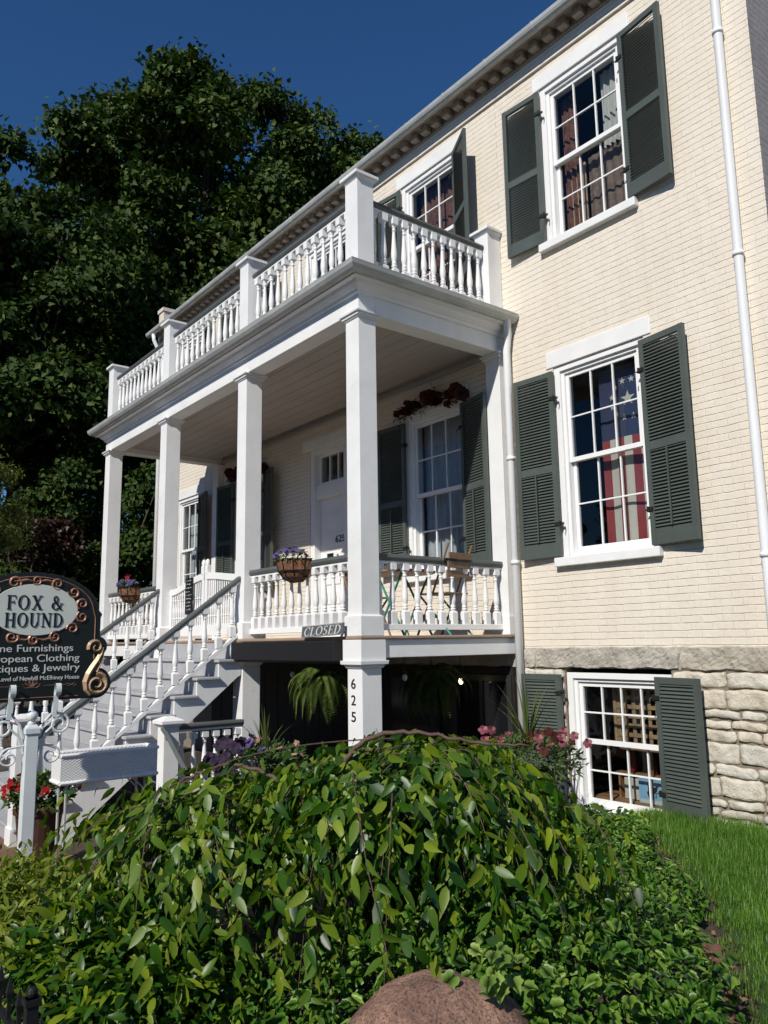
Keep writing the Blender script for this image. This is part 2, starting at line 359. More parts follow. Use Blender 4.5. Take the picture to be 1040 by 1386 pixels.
# ------------------------------------------------------------------ house
HX0, HX1, HD = -10.5, 3.2, 9.0
house = thing('house', (-3.65, 0, -2.0), 'two storey cream painted brick house with dark green shutters', 'house')
WC = [1.29, -1.30, -6.26, -8.85]; DOORX = -3.78
HW = .58
def hole_wall(x0, x1, z0, z1, holes, y, depth):
    mb = MB(); X = sorted({x0, x1, *[h[0] for h in holes], *[h[1] for h in holes]}); Z = sorted({z0, z1, *[h[2] for h in holes], *[h[3] for h in holes]})
    for i in range(len(X) - 1):
        for j in range(len(Z) - 1):
            a, b, c, d = X[i], X[i + 1], Z[j], Z[j + 1]; mx, mz = (a + b) / 2, (c + d) / 2
            if any(h[0] < mx < h[1] and h[2] < mz < h[3] for h in holes): continue
            mb.add([(a, y, c), (b, y, c), (b, y, d), (a, y, d)], [(0, 1, 2, 3)])
            mb.add([(a, y + depth, c), (b, y + depth, c), (b, y + depth, d), (a, y + depth, d)], [(3, 2, 1, 0)])
    for h in holes:
        a, b, c, d = h; y1 = y + depth
        mb.add([(a, y, c), (a, y1, c), (a, y1, d), (a, y, d)], [(0, 1, 2, 3)]); mb.add([(b, y, c), (b, y, d), (b, y1, d), (b, y1, c)], [(0, 1, 2, 3)])
        mb.add([(a, y, c), (b, y, c), (b, y1, c), (a, y1, c)], [(0, 1, 2, 3)]); mb.add([(a, y, d), (a, y1, d), (b, y1, d), (b, y, d)], [(0, 1, 2, 3)])
    return mb
holes = [(c - HW, c + HW, .80, 2.93) for c in WC] + [(c - HW, c + HW, 4.405, 6.365) for c in WC + [DOORX]] + [(DOORX - .51, DOORX + .51, .0, 2.98)]
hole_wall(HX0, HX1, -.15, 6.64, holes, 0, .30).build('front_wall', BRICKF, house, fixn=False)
mb = MB()
mb.box(HX0 - .002, HX1 + .002, -.028, .3, 6.641, 6.79)
mb.build('brick_string_course', BRICKF, house)
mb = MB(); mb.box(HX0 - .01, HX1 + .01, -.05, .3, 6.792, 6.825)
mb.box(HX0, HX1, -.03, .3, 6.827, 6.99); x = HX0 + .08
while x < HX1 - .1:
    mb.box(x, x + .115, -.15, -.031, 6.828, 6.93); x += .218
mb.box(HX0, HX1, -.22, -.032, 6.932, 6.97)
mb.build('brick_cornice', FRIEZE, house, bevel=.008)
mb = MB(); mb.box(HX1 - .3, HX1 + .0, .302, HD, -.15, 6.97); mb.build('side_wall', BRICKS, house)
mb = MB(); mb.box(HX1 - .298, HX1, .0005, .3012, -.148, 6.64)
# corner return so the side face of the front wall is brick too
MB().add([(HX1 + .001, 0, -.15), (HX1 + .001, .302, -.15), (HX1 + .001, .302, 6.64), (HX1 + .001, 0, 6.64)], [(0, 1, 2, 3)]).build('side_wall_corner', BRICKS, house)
mb = MB(); mb.box(HX0, HX0 + .3, .302, HD, -.15, 6.97).box(HX0 + .3, HX1 - .3, HD - .3, HD, -2.2, 6.97); mb.build('rear_wall', BRICKF, house)
# interior
mb = MB(); mb.box(HX0 + .3, HX1 - .3, .31, HD - .31, -.32, -.2).box(HX0 + .3, HX1 - .3, .31, HD - .31, 3.4, 3.6).box(HX0 + .3, HX1 - .3, .31, HD - .31, 6.7, 6.8)
for xx in (-7.4, -5.2, -2.4, -.1): mb.box(xx, xx + .1, .31, HD - .4, -.19, 3.39).box(xx, xx + .1, .31, HD - .4, 3.61, 6.69)
mb.box(HX0 + .31, HX1 - .31, 3.6, 3.7, -2, 6.69); mb.build('interior_wall', DARKIN, house)
# roof
ev = -.30; rz = 6.985
mb = MB(); mb.add([(HX0 - .25, ev, rz), (HX1 + .25, ev, rz), (HX1 + .25, HD + .3, rz), (HX0 - .25, HD + .3, rz), (HX0 - .25, HD / 2, rz + 2.2), (HX1 + .25, HD / 2, rz + 2.2),
  (HX0 - .25, ev, rz - .02), (HX1 + .25, ev, rz - .02), (HX1 + .25, HD + .3, rz - .02), (HX0 - .25, HD + .3, rz - .02)],
  [(0, 1, 5, 4), (2, 3, 4, 5), (0, 4, 3), (1, 2, 5), (6, 9, 8, 7), (0, 6, 7, 1), (2, 8, 9, 3), (1, 7, 8, 2), (3, 9, 6, 0)])
roof = mb.build('roof', ROOFM, house)
mb = MB(); mb.box(-10.82, -10.56, .03, 1.6, 6.4, 7.58).box(-10.85, -10.53, .0, 1.63, 7.58, 7.66); mb.build('gable_parapet', BRICKF, roof)
# gutter: half round trough
prof = [(-.20 - .065 + .065 * math.cos(a), 6.965 + .085 * math.sin(a) - .0) for a in np.linspace(math.pi, 2 * math.pi, 9)]
poly = [(y, z) for y, z in prof] + [(-.205, 6.972), (-.325, 6.972)]
mb = MB(); mb.prism(prof + [(-.20, 6.975), (-.33, 6.975)], lambda a, b, d: (d, a, b), HX0 - .2, HX1 + .2)
xx = HX0
while xx < HX1:
    mb.prism([(-.265 + (a - -.265) * 1.06, 6.965 + (b - 6.965) * 1.06) for a, b in prof] + [(-.196, 6.977), (-.336, 6.977)], lambda a, b, d: (d, a, b), xx, xx + .035); xx += .76
mb.build('gutter', GUTTER, house, bevel=.003)
def downspout(name, pts, r, parent, collars=()):
    mb = MB().tube(pts, r, 14)
    for c in collars: mb.tube([(c[0], c[1], c[2] - .02), (c[0], c[1], c[2] + .02)], r * 1.22, 14)
    return mb.build(name, PIPE, parent, smooth=False)
dsx = 2.94
ds = downspout('downspout', [(dsx, -.265, 6.9), (dsx, -.25, 6.8), (dsx, -.1, 6.62), (dsx, -.065, 6.5), (dsx, -.065, .55), (dsx + .0, -.065, .5), (dsx, -.065, -1.6)], .043, house, [(dsx, -.065, 3.35), (dsx, -.065, .62), (dsx, -.065, 5.6)])
downspout('downspout', [(-10.38, -.265, 6.88), (-10.38, -.25, 6.75), (-10.38, -.1, 6.45), (-10.38, -.065, 6.3), (-10.38, -.065, -1.9)], .043, house)
for o in house.children:
    if o.name.startswith('downspout'): o.data.shade_smooth()
# water table + stone foundation
mb = MB(); x = HX0
r2 = random.Random(3); cuts = [HX0, -8.2, -6, -3.6, -1.4, .28, 2.02, HX1 + .02]
mb.box(HX0, HX1 + .0, -.006, .3, -.357, -.1495)
_wt = mb
mb = MB(); mb.box(HX0, .665, .0, .3, -2.6, -.36).box(1.915, HX1, .0, .3, -2.6, -.36).box(.665, 1.915, .0, .3, -2.6, -1.79).box(HX1 - .3, HX1 - .005, .3, HD, -2.6, -.16)
mb.build('foundation_mortar', MORTAR, house)
def stone(a, b, c, d, y, seed):
    q = random.Random(seed); V = []; F = []
    def ax(lo, hi, st):
        e = [0, .003, .008]; m = max(2, int((hi - lo - .016) / st)); return [lo + t for t in e] + [lo + .008 + (hi - lo - .016) * k / m for k in range(1, m)] + [hi - t for t in reversed(e)]
    xs_ = ax(a, b, .026); zs_ = ax(c, d, .024); nx = len(xs_) - 1; nz = len(zs_) - 1
    k1, k2, k3 = q.random() * 9, q.random() * 9, q.random() * 9; sk = (q.random() - .5) * .05; bow = q.uniform(.0, .012)
    face = q.uniform(.014, .034); tl = q.uniform(-.006, .006)
    for i, x0 in enumerate(xs_):
        for j, z0 in enumerate(zs_):
            e = min(x0 - a, b - x0); e2 = min(z0 - c, d - z0); u = (x0 - a) / (b - a); v = (z0 - c) / (d - c)
            dep = min(1, (max(0, min(e, e2)) / .008) ** .6)
            cut = max(0, .018 - e - e2)
            x = x0 + .006 * math.sin(v * 5 + k1) + .003 * math.sin(v * 17 + k3) + cut * (.6 if u < .5 else -.6)
            z = z0 + .007 * math.sin(u * (b - a) * 14 + k2) + .003 * math.sin(u * (b - a) * 47 + k1) + sk * (u - .5) * (b - a) * .5 + cut * (.6 if v < .5 else -.6)
            yy = y - dep * (face + bow * .5 * math.sin(math.pi * u) + tl * (v - .5) * 2 + .005 * math.sin(u * 11 + k3) * math.sin(v * 7 + k1) + .004 * (1 if math.sin(u * (b - a) * 22 + v * 3 + k2) > .2 else -1) + q.uniform(-.005, .005))
            V.append((x, yy, z))
    for i in range(nx):
        for j in range(nz): F.append((i * (nz + 1) + j, (i + 1) * (nz + 1) + j, (i + 1) * (nz + 1) + j + 1, i * (nz + 1) + j + 1))
    return V, F
for a, b in zip(cuts[:-1], cuts[1:]):
    v, f = stone(a + .004, b - .004, -.356, -.149, -.008, a + 5); _wt.add(v, f)
_wt.build('stone_water_table', WTAB, house, fixn=False)
mb = MB(); q = random.Random(11)
def lay(x0, x1, zb, zt):
    z = zt
    while z > zb:
        h = q.choice([.085, .11, .13, .15, .18]); z0 = z - h; x = x0 + 0.0
        while x < x1 - .03:
            w = q.uniform(.22, .58) if h > .12 else q.uniform(.16, .40)
            if x1 - (x + w) < .12: w = x1 - x
            if h > .15 and q.random() < .22 and w > .2:
                m = z0 + h * q.uniform(.4, .6); wv = min(w, .2)
                for (c, d) in ((z0, m), (m, z)):
                    v, f = stone(x + .006, x + wv - .006, c + .006, d - .006, .001, q.random()); mb.add(v, f)
                w = wv
            else:
                v, f = stone(x + .005, x + w - .006, z0 + .005 + q.random() * .008, z - .005 - q.random() * .008, .001, q.random()); mb.add(v, f)
            x += w
        z = z0
lay(1.93, HX1, -1.9, -.365); lay(.0, .655, -1.9, -.365); lay(.66, 1.92, -2.0, -1.80)
mb.build('stone_foundation', LIME, house, smooth=True, fixn=False)

# ---- windows
def make_sash(mb, x0, x1, z0, z1, y, cols, rows, st=.042, rail_b=.05, rail_t=.045, mu=.016, th=.035):
    mb.box(x0, x0 + st, y, y + th, z0, z1).box(x1 - st, x1, y, y + th, z0, z1)
    mb.box(x0 + st, x1 - st, y + .0015, y + th - .0015, z0, z0 + rail_b).box(x0 + st, x1 - st, y + .0015, y + th - .0015, z1 - rail_t, z1)
    gx0, gx1, gz0, gz1 = x0 + st, x1 - st, z0 + rail_b, z1 - rail_t
    for i in range(1, cols):
        x = gx0 + (gx1 - gx0) * i / cols; mb.box(x - mu / 2, x + mu / 2, y + .004, y + th - .004, gz0, gz1)
    for j in range(1, rows):
        z = gz0 + (gz1 - gz0) * j / rows; mb.box(gx0, gx1, y + .006, y + th - .006, z - mu / 2, z + mu / 2)
    return gx0, gx1, gz0, gz1
def window(c, z0, z1, cols=3, hw=HW, lintel=.185, sill=True, lint_w=.67):
    f = MB(); x0, x1 = c - hw, c + hw; e = .0015
    f.box(x0 + e, x0 + .075, .012, .12, z0 + e, z1 - e).box(x1 - .075, x1 - e, .012, .12, z0 + e, z1 - e).box(x0 + .075, x1 - .075, .012, .12, z1 - .06, z1 - e)
    f.box(x0 + .0755, x0 + .115, .04, .19, z0 + e, z1 - .0605).box(x1 - .115, x1 - .0755, .04, .19, z0 + e, z1 - .0605).box(x0 + .115, x1 - .115, .04, .19, z1 - .095, z1 - .0605)
    f.box(x0 + .115, x1 - .115, .035, .19, z0 + e, z0 + .035)
    w = f.build('window', TRIMW, house, bevel=.003)
    a, b = x0 + .117, x1 - .117; zm = (z0 + z1) / 2 - .01; pan = []
    s = MB(); g = make_sash(s, a, b, zm - .02, z1 - .097, .065, cols, 2); pan.append((g, .083)); s.build('sash', TRIMW, w, bevel=.002)
    s = MB(); g = make_sash(s, a + .002, b - .002, z0 + .037, zm + .018, .112, cols, 2, rail_b=.075, rail_t=.035); pan.append((g, .13)); s.build('sash', TRIMW, w, bevel=.002)
    for (gx0, gx1, gz0, gz1), y in pan:
        MB().add([(gx0 - .01, y, gz0 - .01), (gx1 + .01, y, gz0 - .01), (gx1 + .01, y, gz1 + .01), (gx0 - .01, y, gz1 + .01)], [(0, 1, 2, 3)]).build('pane', GLASS, w)
    if lintel:
        MB().box(c - lint_w, c + lint_w, -.014, .011, z1 + .004, z1 + .004 + lintel).build('lintel', WHITE, w, bevel=.006)
    if sill:
        MB().box(c - hw - .06, c + hw + .06, -.075, .034, z0 - .095, z0 - .0).build('sill', WHITE, w, bevel=.008)
    return w
WIN = {}
for i, c in enumerate(WC):
    WIN['lo', i] = window(c, .80, 2.93); WIN['up', i] = window(c, 4.405, 6.365, lintel=.178)
WIN['up', 4] = window(DOORX, 4.405, 6.365, lintel=.178)
bw = window(1.29, -1.775, -.405, 4, .62, lintel=0, sill=False)
# rough slots behind the basement lintel and shutters
def shutter_mesh(w, h, mid, rod_low, louv_lo=True):
    s = 1; st = .055; th = .042; tr, mr, br = .06, .085, .155
    fr = MB()
    fr.box(0, st, -th, 0, 0, h).box(w - st, w, -th, 0, 0, h)
    e = .002
    fr.box(st, w - st, -th + e, -e, 0, br).box(st, w - st, -th + e, -e, h - tr, h)
    zones = [(br, h - tr)]
    if mid: fr.box(st, w - st, -th + e, -e, h * mid - mr / 2, h * mid + mr / 2); zones = [(br, h * mid - mr / 2), (h * mid + mr / 2, h - tr)]
    for a, b in zones:
        n = int((b - a) / .033); dz = (b - a) / n
        for k in range(n + 1):
            zc = a + k * dz
            Mx = Matrix.Translation((0, -th / 2, zc)) @ Matrix.Rotation(R(50), 4, 'X')
            fr.box(st - .004, w - st + .004, -.0255, .0255, -.003, .003, Mx)
    return fr, zones
def add_shutter(xh, z0, h, w, right, ang, mid=.5, rod=False, y=-.018):
    fr, zones = shutter_mesh(w, h, mid, rod)
    if not right: fr.v = [(-x, yy, z) for x, yy, z in fr.v]
    key = (round(w, 3), round(h, 3), right, mid)
    o = fr.build('shutter', GREEN, house, local=True)
    o.location = Vector((xh, y, z0)) - worldloc(house); o.rotation_euler.z = -R(ang) if right else R(ang)
    sg = 1 if right else -1
    if rod:
        a, b = zones[0]; r = MB().box(w / 2 - .007, w / 2 + .007, -.064, -.05, a + .01, b - .0)
        if not right: r.v = [(-x, yy, z) for x, yy, z in r.v]
        r.build('tilt_rod', GREEN, o, local=True)
    for zz in (.17 * h, .85 * h):
        hb = MB().box(-.012, .05, -.054, -.043, zz - .02, zz + .02).box(-.05, -.012, -.03, -.018, zz - .012, zz + .012).box(-.02, -.005, -.056, -.01, zz - .028, zz + .028).tube([(-.05, -.03, zz), (-.06, -.05, zz - .01), (-.055, -.06, zz - .045)], .006, 6)
        if not right: hb.v = [(-x, yy, z) for x, yy, z in hb.v]
        hb.build('hinge', BRASS, o, local=True)
    return o
for i, c in enumerate(WC):
    la, ra = [(4, 8), (5, 12), (7, 14), (6, 10)][i]
    add_shutter(c - HW + .02, .815, 2.06, .535, False, la, .47, True); add_shutter(c + HW - .02, .815, 2.06, .535, True, ra, .47, True)
    la, ra = [(4, 7), (6, 27), (5, 8), (5, 8)][i]
    add_shutter(c - HW + .02, 4.42, 1.90, .535, False, la, .48); add_shutter(c + HW - .02, 4.42, 1.90, .535, True, ra, .48)
add_shutter(.66, -1.69, 1.265, .50, False, 4, None, y=-.06); add_shutter(1.80, -1.69, 1.265, .50, True, 10, None, y=-.06)
# ---- entrance door
d0, d1 = DOORX - .51, DOORX + .51
dm = MB(); e = .0015
dm.box(d0 + e, d0 + .11, .012, .2, 0, 2.98 - e).box(d1 - .11, d1 - e, .012, .2, 0, 2.98 - e).box(d0 + .11, d1 - .11, .012, .2, 2.90, 2.98 - e)
dm.box(d0 + .11, d1 - .11, .06, .2, 2.33, 2.40).box(d0 + .11, d1 - .11, .05, .22, 2.18, 2.33)
dm.box(d0 + .11, d0 + .17, .1, .2, 2.40, 2.90).box(d1 - .17, d1 - .11, .1, .2, 2.40, 2.90)
for k in (1, 2): xx = d0 + .17 + (1.02 - .34) * k / 3; dm.box(xx - .012, xx + .012, .11, .16, 2.44, 2.85)
dm.box(d0 + .17, d1 - .17, .1, .2, 2.40, 2.44).box(d0 + .17, d1 - .17, .1, .2, 2.85, 2.90)
door = dm.build('door', TRIMW, house, bevel=.004)
MB().box(DOORX - .72, DOORX + .72, -.014, .011, 2.985, 3.17).build('lintel', WHITE, door, bevel=.006)
MB().box(d0 + .17, d1 - .17, .13, .134, 2.44, 2.85).build('transom_pane', GLASS, door)
dp = MB(); dp.box(d0 + .112, d1 - .112, .13, .17, .01, 2.178)
for k in range(5):
    zz = .5 + k * .3
    dp.box(d0 + .25, d1 - .25, .118, .1295, zz + .02, zz + .22)
dl = dp.build('door_leaf', TRIMW, door, bevel=.006)
MB().box(d0 + .33, d0 + .48, .10, .117, 1.22, 1.3).ball((d0 + .82, .09, 1.02), .032).box(d0 + .80, d0 + .84, .1, .117, .92, 1.14).tube([(d0 + .4, .1, 1.26), (d0 + .4, .085, 1.2), (d0 + .4, .1, 1.14)], .012).build('door_handle', BLACKM, door)
text_mesh('door_number', '625', .15, LETB, door, Matrix.Translation((d0 + .66, .115, 1.50)) @ Matrix.Rotation(R(90), 4, 'X'), .24, .004)
# ---- basement shop entrance under the porch
SHOP_SHADE = paint('under_porch_shade', (.022, .019, .016), .6, .3)  # near-black colour stands in for the deep shade under the porch
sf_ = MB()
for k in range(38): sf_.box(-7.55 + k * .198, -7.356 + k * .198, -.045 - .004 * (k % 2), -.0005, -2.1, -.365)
sf_.build('shade_boarding', SHOP_SHADE, house)  # boards added in place of stone to keep the under-porch wall black
MB().box(-7.5, -.02, -2.1, -.05, -2.02, -1.955).build('shop_floor', paint('shade_dark_paving', (.045, .04, .036), .8, .3, 6, .4), house)  # floor colour darkened to hold the shade below the porch
bd = MB(); bd.box(-1.02, -.95, -.075, -.05, -2.0, -.45).box(-.12, -.05, -.075, -.05, -2.0, -.45).box(-.95, -.12, -.075, -.05, -.52, -.45).box(-.95, -.12, -.07, -.05, -1.5, -1.44).box(-.56, -.50, -.07, -.05, -2.0, -.52)
b1 = bd.build('basement_door', paint('dark_door_paint', (.03, .032, .03), .4, .2), house)
MB().box(-.94, -.57, -.06, -.052, -1.95, -.53).box(-.49, -.13, -.06, -.052, -1.95, -.53).build('door_pane', paint('dark_glazing', (.01, .01, .012), .08, .1, 3, 0), b1)
MB().box(-2.2, -1.25, -.075, -.051, -1.55, -.5).build('basement_window', paint('dark_glazing_blue', (.012, .012, .014), .1, .1, 3, 0), house)

# ------------------------------------------------------------------ porch
CW = .225; CX = [-.225, -2.611, -5.102, -7.554]; YF = -2.17
porch = thing('porch', (-3.78, -1.08, 0), 'white two level wooden porch with square columns and turned balusters', 'porch')
mb = MB(); mb.box(-7.60, .045, -2.215, -.06, -.035, 0.0); mb.build('porch_floor', paint('worn_tan_floor_paint', (.36, .26, .185), .5, .25, 4, .25, dirt_shade=.4), porch, bevel=.01)
mb = MB(); mb.box(-7.575, .012, -2.185, -2.12, -.215, -.036).box(-.05, .012, -2.12, -.03, -.215, -.036).box(-7.575, -7.51, -2.12, -.03, -.215, -.036)
for k in range(14): mb.box(-7.4 + k * .54, -7.35 + k * .54, -2.119, -.04, -.2, -.037)
mb.build('floor_fascia', WHITE, porch, bevel=.006)
def column(x0, y0, name='column'):
    mb = MB(); c = (x0 + CW / 2, y0 + CW / 2); h = CW / 2
    mb.frustum(c, .20, 3.245, h, h)
    mb.frustum(c, 0.0, .188, h + .028, h + .028).frustum(c, .188, .206, h + .03, h + .001)
    mb.frustum(c, 3.244, 3.262, h + .012, h + .016).frustum(c, 3.262, 3.29, h + .03, h + .034).frustum(c, 3.29, 3.312, h + .05, h + .054)
    return mb.build(name, WHITE, porch, bevel=.005)
for x in CX: column(x, YF)
def pil(x0):
    mb = MB(); mb.box(x0, x0 + CW, -.11, -.0, .205, 3.31).box(x0 - .025, x0 + CW + .025, -.135, -.001, 0, .206)
    mb.box(x0 - .03, x0 + CW + .03, -.14, -.001, 3.25, 3.29).box(x0 - .05, x0 + CW + .05, -.16, -.001, 3.29, 3.311)
    return mb.build('pilaster', WHITE, porch, bevel=.005)
pil(CX[0]); pil(CX[3])
# entablature
X0, X1 = CX[3], 0.0
mb = MB(); mb.box(X0 - .0, X1, YF, YF + CW, 3.313, 3.60).box(X1 - CW, X1, YF + CW, -.02, 3.313, 3.60).box(X0, X0 + CW, YF + CW, -.02, 3.313, 3.60)
mb.box(X0 - .0, X1 + .0, YF, YF + CW, 3.60, 3.66)
mb.build('porch_beam', WHITE, porch, bevel=.006)
def sweep(prof):
    mb = MB(); path = lambda o: [(X1 + o, -.02), (X1 + o, YF - o), (X0 - o, YF - o), (X0 - o, -.02)]
    n = len(prof); vs = []
    for k in range(4):
        for o, z in prof: x, y = path(o)[k]; vs.append((x, y, z))
    fs = [(k * n + i, k * n + (i + 1) % n, (k + 1) * n + (i + 1) % n, (k + 1) * n + i) for k in range(3) for i in range(n)]
    fs += [tuple(range(n)), tuple(range(3 * n, 4 * n))]
    return mb.add(vs, fs)
sweep([(-.05, 3.50), (.0015, 3.50), (.025, 3.505), (.03, 3.535), (.05, 3.545), (.085, 3.575), (.10, 3.605), (.155, 3.607), (.158, 3.63), (.16, 3.68), (-.05, 3.68)]).build('porch_cornice', WHITE, porch, bevel=.003)
sweep([(.161, 3.625), (.19, 3.622), (.225, 3.64), (.25, 3.675), (.258, 3.708), (.262, 3.72), (.245, 3.722), (.161, 3.71)]).build('porch_gutter', GUTTER, porch)
mb = MB(); mb.box(X0 - .15, X1 + .15, YF - .15, -.02, 3.682, 3.715); mb.build('porch_roof_deck', GREYP, porch)
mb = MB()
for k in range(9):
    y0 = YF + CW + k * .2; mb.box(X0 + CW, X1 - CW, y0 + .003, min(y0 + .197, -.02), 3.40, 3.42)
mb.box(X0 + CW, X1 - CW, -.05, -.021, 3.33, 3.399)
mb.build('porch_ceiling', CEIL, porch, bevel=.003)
# baluster
def sq(mb, z0, z1, a, ch=.012):
    mb.frustum((0, 0), z0, z1 - ch, a, a); mb.frustum((0, 0), z1 - ch, z1, a, a * .62)
def baluster_mesh(H, a=.035):
    mb = MB(); b = .235 * H; t = .13 * H
    mb.frustum((0, 0), 0, b - .02, a, a).frustum((0, 0), b - .02, b, a, a * .55)
    mb.frustum((0, 0), H - t, H - t + .015, a * .6, a).frustum((0, 0), H - t + .015, H, a, a)
    z0, z1 = b - .002, H - t + .002; L = z1 - z0
    p = [(.60, 0), (.62, .02), (.86, .035), (.86, .06), (.6, .07), (.58, .085), (.80, .10), (.80, .125), (.60, .14), (.66, .17), (.86, .24), (.93, .30), (.90, .37), (.78, .48), (.64, .62), (.52, .76), (.46, .84), (.46, .87), (.66, .885), (.66, .91), (.46, .92), (.5, .945), (.72, .975), (.72, 1)]
    mb.lathe([(r * a * .98, z0 + z * L) for r, z in p], n=14)
    me = mb.build('baluster', WHITE, None, local=True)
    m = me.data; bpy.data.objects.remove(me); m.name = 'baluster'
    for pl in m.polygons: pl.use_smooth = len(pl.vertices) == 4 and pl.area < .0009
    return m
def railing(name, p0, p1, zb0, zb1, zt0, zt1, n, me, parent, railmat=RAILG, slope=0.0, wid=.045):
    # p0,p1: (x,y) ends; bottom rail zb0..zb1; top rail zt0..zt1 ; slope: dz over length
    mb = MB(); a = Vector((*p0, 0)); b = Vector((*p1, 0)); d = (b - a); L = d.length; d.normalize(); s = Vector((-d.y, d.x, 0))
    def bar(w0, w1, z0, z1, m):
        vs = [q + s * w + Vector((0, 0, z + (slope if q is b else 0))) for q in (a, b) for w, z in ((-w0, z0), (w0, z0), (w1, z1), (-w1, z1))]
        m.add(vs, [(0, 1, 2, 3), (7, 6, 5, 4), (0, 4, 5, 1), (1, 5, 6, 2), (2, 6, 7, 3), (3, 7, 4, 0)])
    bar(wid * .78, wid * 1.15, zt0 + .0, zt0 + .03, mb); bar(wid * 1.15, wid * .9, zt0 + .03, zt1, mb)
    o = mb.build(name, railmat, parent, bevel=.006)
    m2 = MB(); bar(wid * .9, wid * .9, zb0, zb1, m2); bar(wid * .6, wid * .6, zt0 - .022, zt0 - .001, m2)
    if zb1 > zb0: m2.build('rail_trim', TRIMW, o, bevel=.004)
    base = worldloc(o)
    for k in range(n):
        t = (k + .5) / n; q = a + d * (L * t)
        bo = bpy.data.objects.new('baluster', me); COL.objects.link(bo); bo.parent = o
        bo.location = q + Vector((0, 0, zb1 + slope * t)) - base
        bo.rotation_euler.z = math.atan2(d.y, d.x) if not slope else math.atan2(d.y, d.x)
    return o
xc = [c + CW / 2 for c in CX]; yc = YF + CW / 2
B_LO = baluster_mesh(.755 - .022 - .116, .036); B_UP = baluster_mesh(4.60 - .022 - 3.80, .038); 
railing('railing', (xc[0], yc + CW / 2), (xc[0], -.11), .055, .116, .755, .825, 11, B_LO, porch)
railing('railing', (CX[1] + CW, yc), (CX[0], yc), .055, .116, .755, .825, 13, B_LO, porch)
railing('railing', (CX[3] + CW, yc), (CX[2], yc), .055, .116, .755, .825, 13, B_LO, porch)
railing('railing', (xc[3], yc + CW / 2), (xc[3], -.11), .055, .116, .755, .825, 11, B_LO, porch)
PW = .109
for i in range(3): railing('roof_railing', (xc[i + 1] + PW, yc), (xc[i] - PW, yc), 3.735, 3.80, 4.60, 4.665, 13, B_UP, porch)
railing('roof_railing', (xc[0], yc + PW), (xc[0], -.22), 3.735, 3.80, 4.60, 4.665, 12, B_UP, porch)
railing('roof_railing', (xc[3], yc + PW), (xc[3], -.22), 3.735, 3.80, 4.60, 4.665, 12, B_UP, porch)
def roof_post(x, y):
    mb = MB(); mb.frustum((x, y), 3.716, 4.83, PW, PW).frustum((x, y), 3.717, 3.86, PW + .012, PW + .012).frustum((x, y), 3.86, 3.875, PW + .012, PW)
    mb.frustum((x, y), 4.80, 4.835, PW + .003, PW + .03).frustum((x, y), 4.836, 4.875, PW + .044, PW + .044).frustum((x, y), 4.875, 4.91, PW + .04, PW * .3)
    return mb.build('roof_post', WHITE, porch, bevel=.005)
for x in xc: roof_post(x, yc)
roof_post(xc[0], -.112); roof_post(xc[3], -.112)
def sub_column(x):
    mb = MB(); c = (x, yc); h = CW / 2 + .006
    mb.frustum(c, -2.1, -.3, h, h).frustum(c, -.236, -.0355, h + .034, h + .034).frustum(c, -.31, -.275, h + .012, h + .03).frustum(c, -.275, -.2365, h + .05, h + .055)
    mb.frustum(c, -2.1, -1.78, h + .03, h + .03)
    return mb.build('basement_column', WHITE, porch, bevel=.005)
subs = [sub_column(x) for x in xc]
for k, ch in enumerate('625'):
    text_mesh('house_number', ch, .135, LETB, subs[0], Matrix.Translation((xc[0] - .02, YF - .009, -.46 - k * .155)) @ Matrix.Rotation(R(90), 4, 'X'), .07, .003)
px, py = .095, -.075
o = downspout('porch_downspout', [(.19, -.16, 3.68), (.17, -.13, 3.62), (.13, py, 3.5), (px + .02, py, 3.42), (px, py, 3.3), (px, py, -1.9)], .044, porch, [(px, py, .80), (px, py, 2.0)]); o.data.shade_smooth()

# ------------------------------------------------------------------ stairs
stairs = thing('staircase', (-3.74, -3.4, -2.0), 'straight flight of grey wooden steps with white balustrades up to the porch', 'staircase')
SX0, SX1 = -5.06, -2.40; RISE, RUN = .1955, .2675; NY0, NZ0 = -2.50, -.235
sm = []
for k in range(9):
    ny_, nz_ = NY0 - RUN * k, NZ0 - RISE * k
    MB().box(SX0 - .03, SX1 + .045, ny_, ny_ + RUN + .03, nz_ - .032, nz_).build('tread', STEPG, stairs, bevel=.008)
mb = MB()
for k in range(10):
    ny_ = NY0 - RUN * (k - 1) + .03 if k else NY0 + RUN + .03
    zt = NZ0 - RISE * (k - 1) - .033 if k else -.036
    zb = NZ0 - RISE * k + .0005 if k < 9 else -2.1
    mb.box(SX0, SX1 - .03, ny_, ny_ + .02, zb, zt)
mb.build('riser', STEPG, stairs)
poly = [(-2.19, -.22), (-2.19, NZ0 - .034)]
for k in range(9):
    ny_, nz_ = NY0 - RUN * k + .025, NZ0 - RISE * k - .033
    poly.append((ny_, nz_)); poly.append((ny_, nz_ - RISE + (.0 if k < 8 else 0)))
poly[-1] = (poly[-1][0], -2.1); poly += [(-4.2, -2.1), (-3.83, -1.74), (-2.23, -.44), (-2.19, -.42)]
for xx in (SX1 - .028, SX0 + .001): MB().prism(poly, lambda a, b, d: (d, a, b), xx, xx + .027).build('stringer', WHITE, stairs)
sl_ = -.918 - .743; Lr = 4.411 - 2.195; slope = sl_ / Lr
y0, y1 = -2.175, -4.47; dz = slope * (y0 - y1)
B_ST = baluster_mesh(.60, .036)
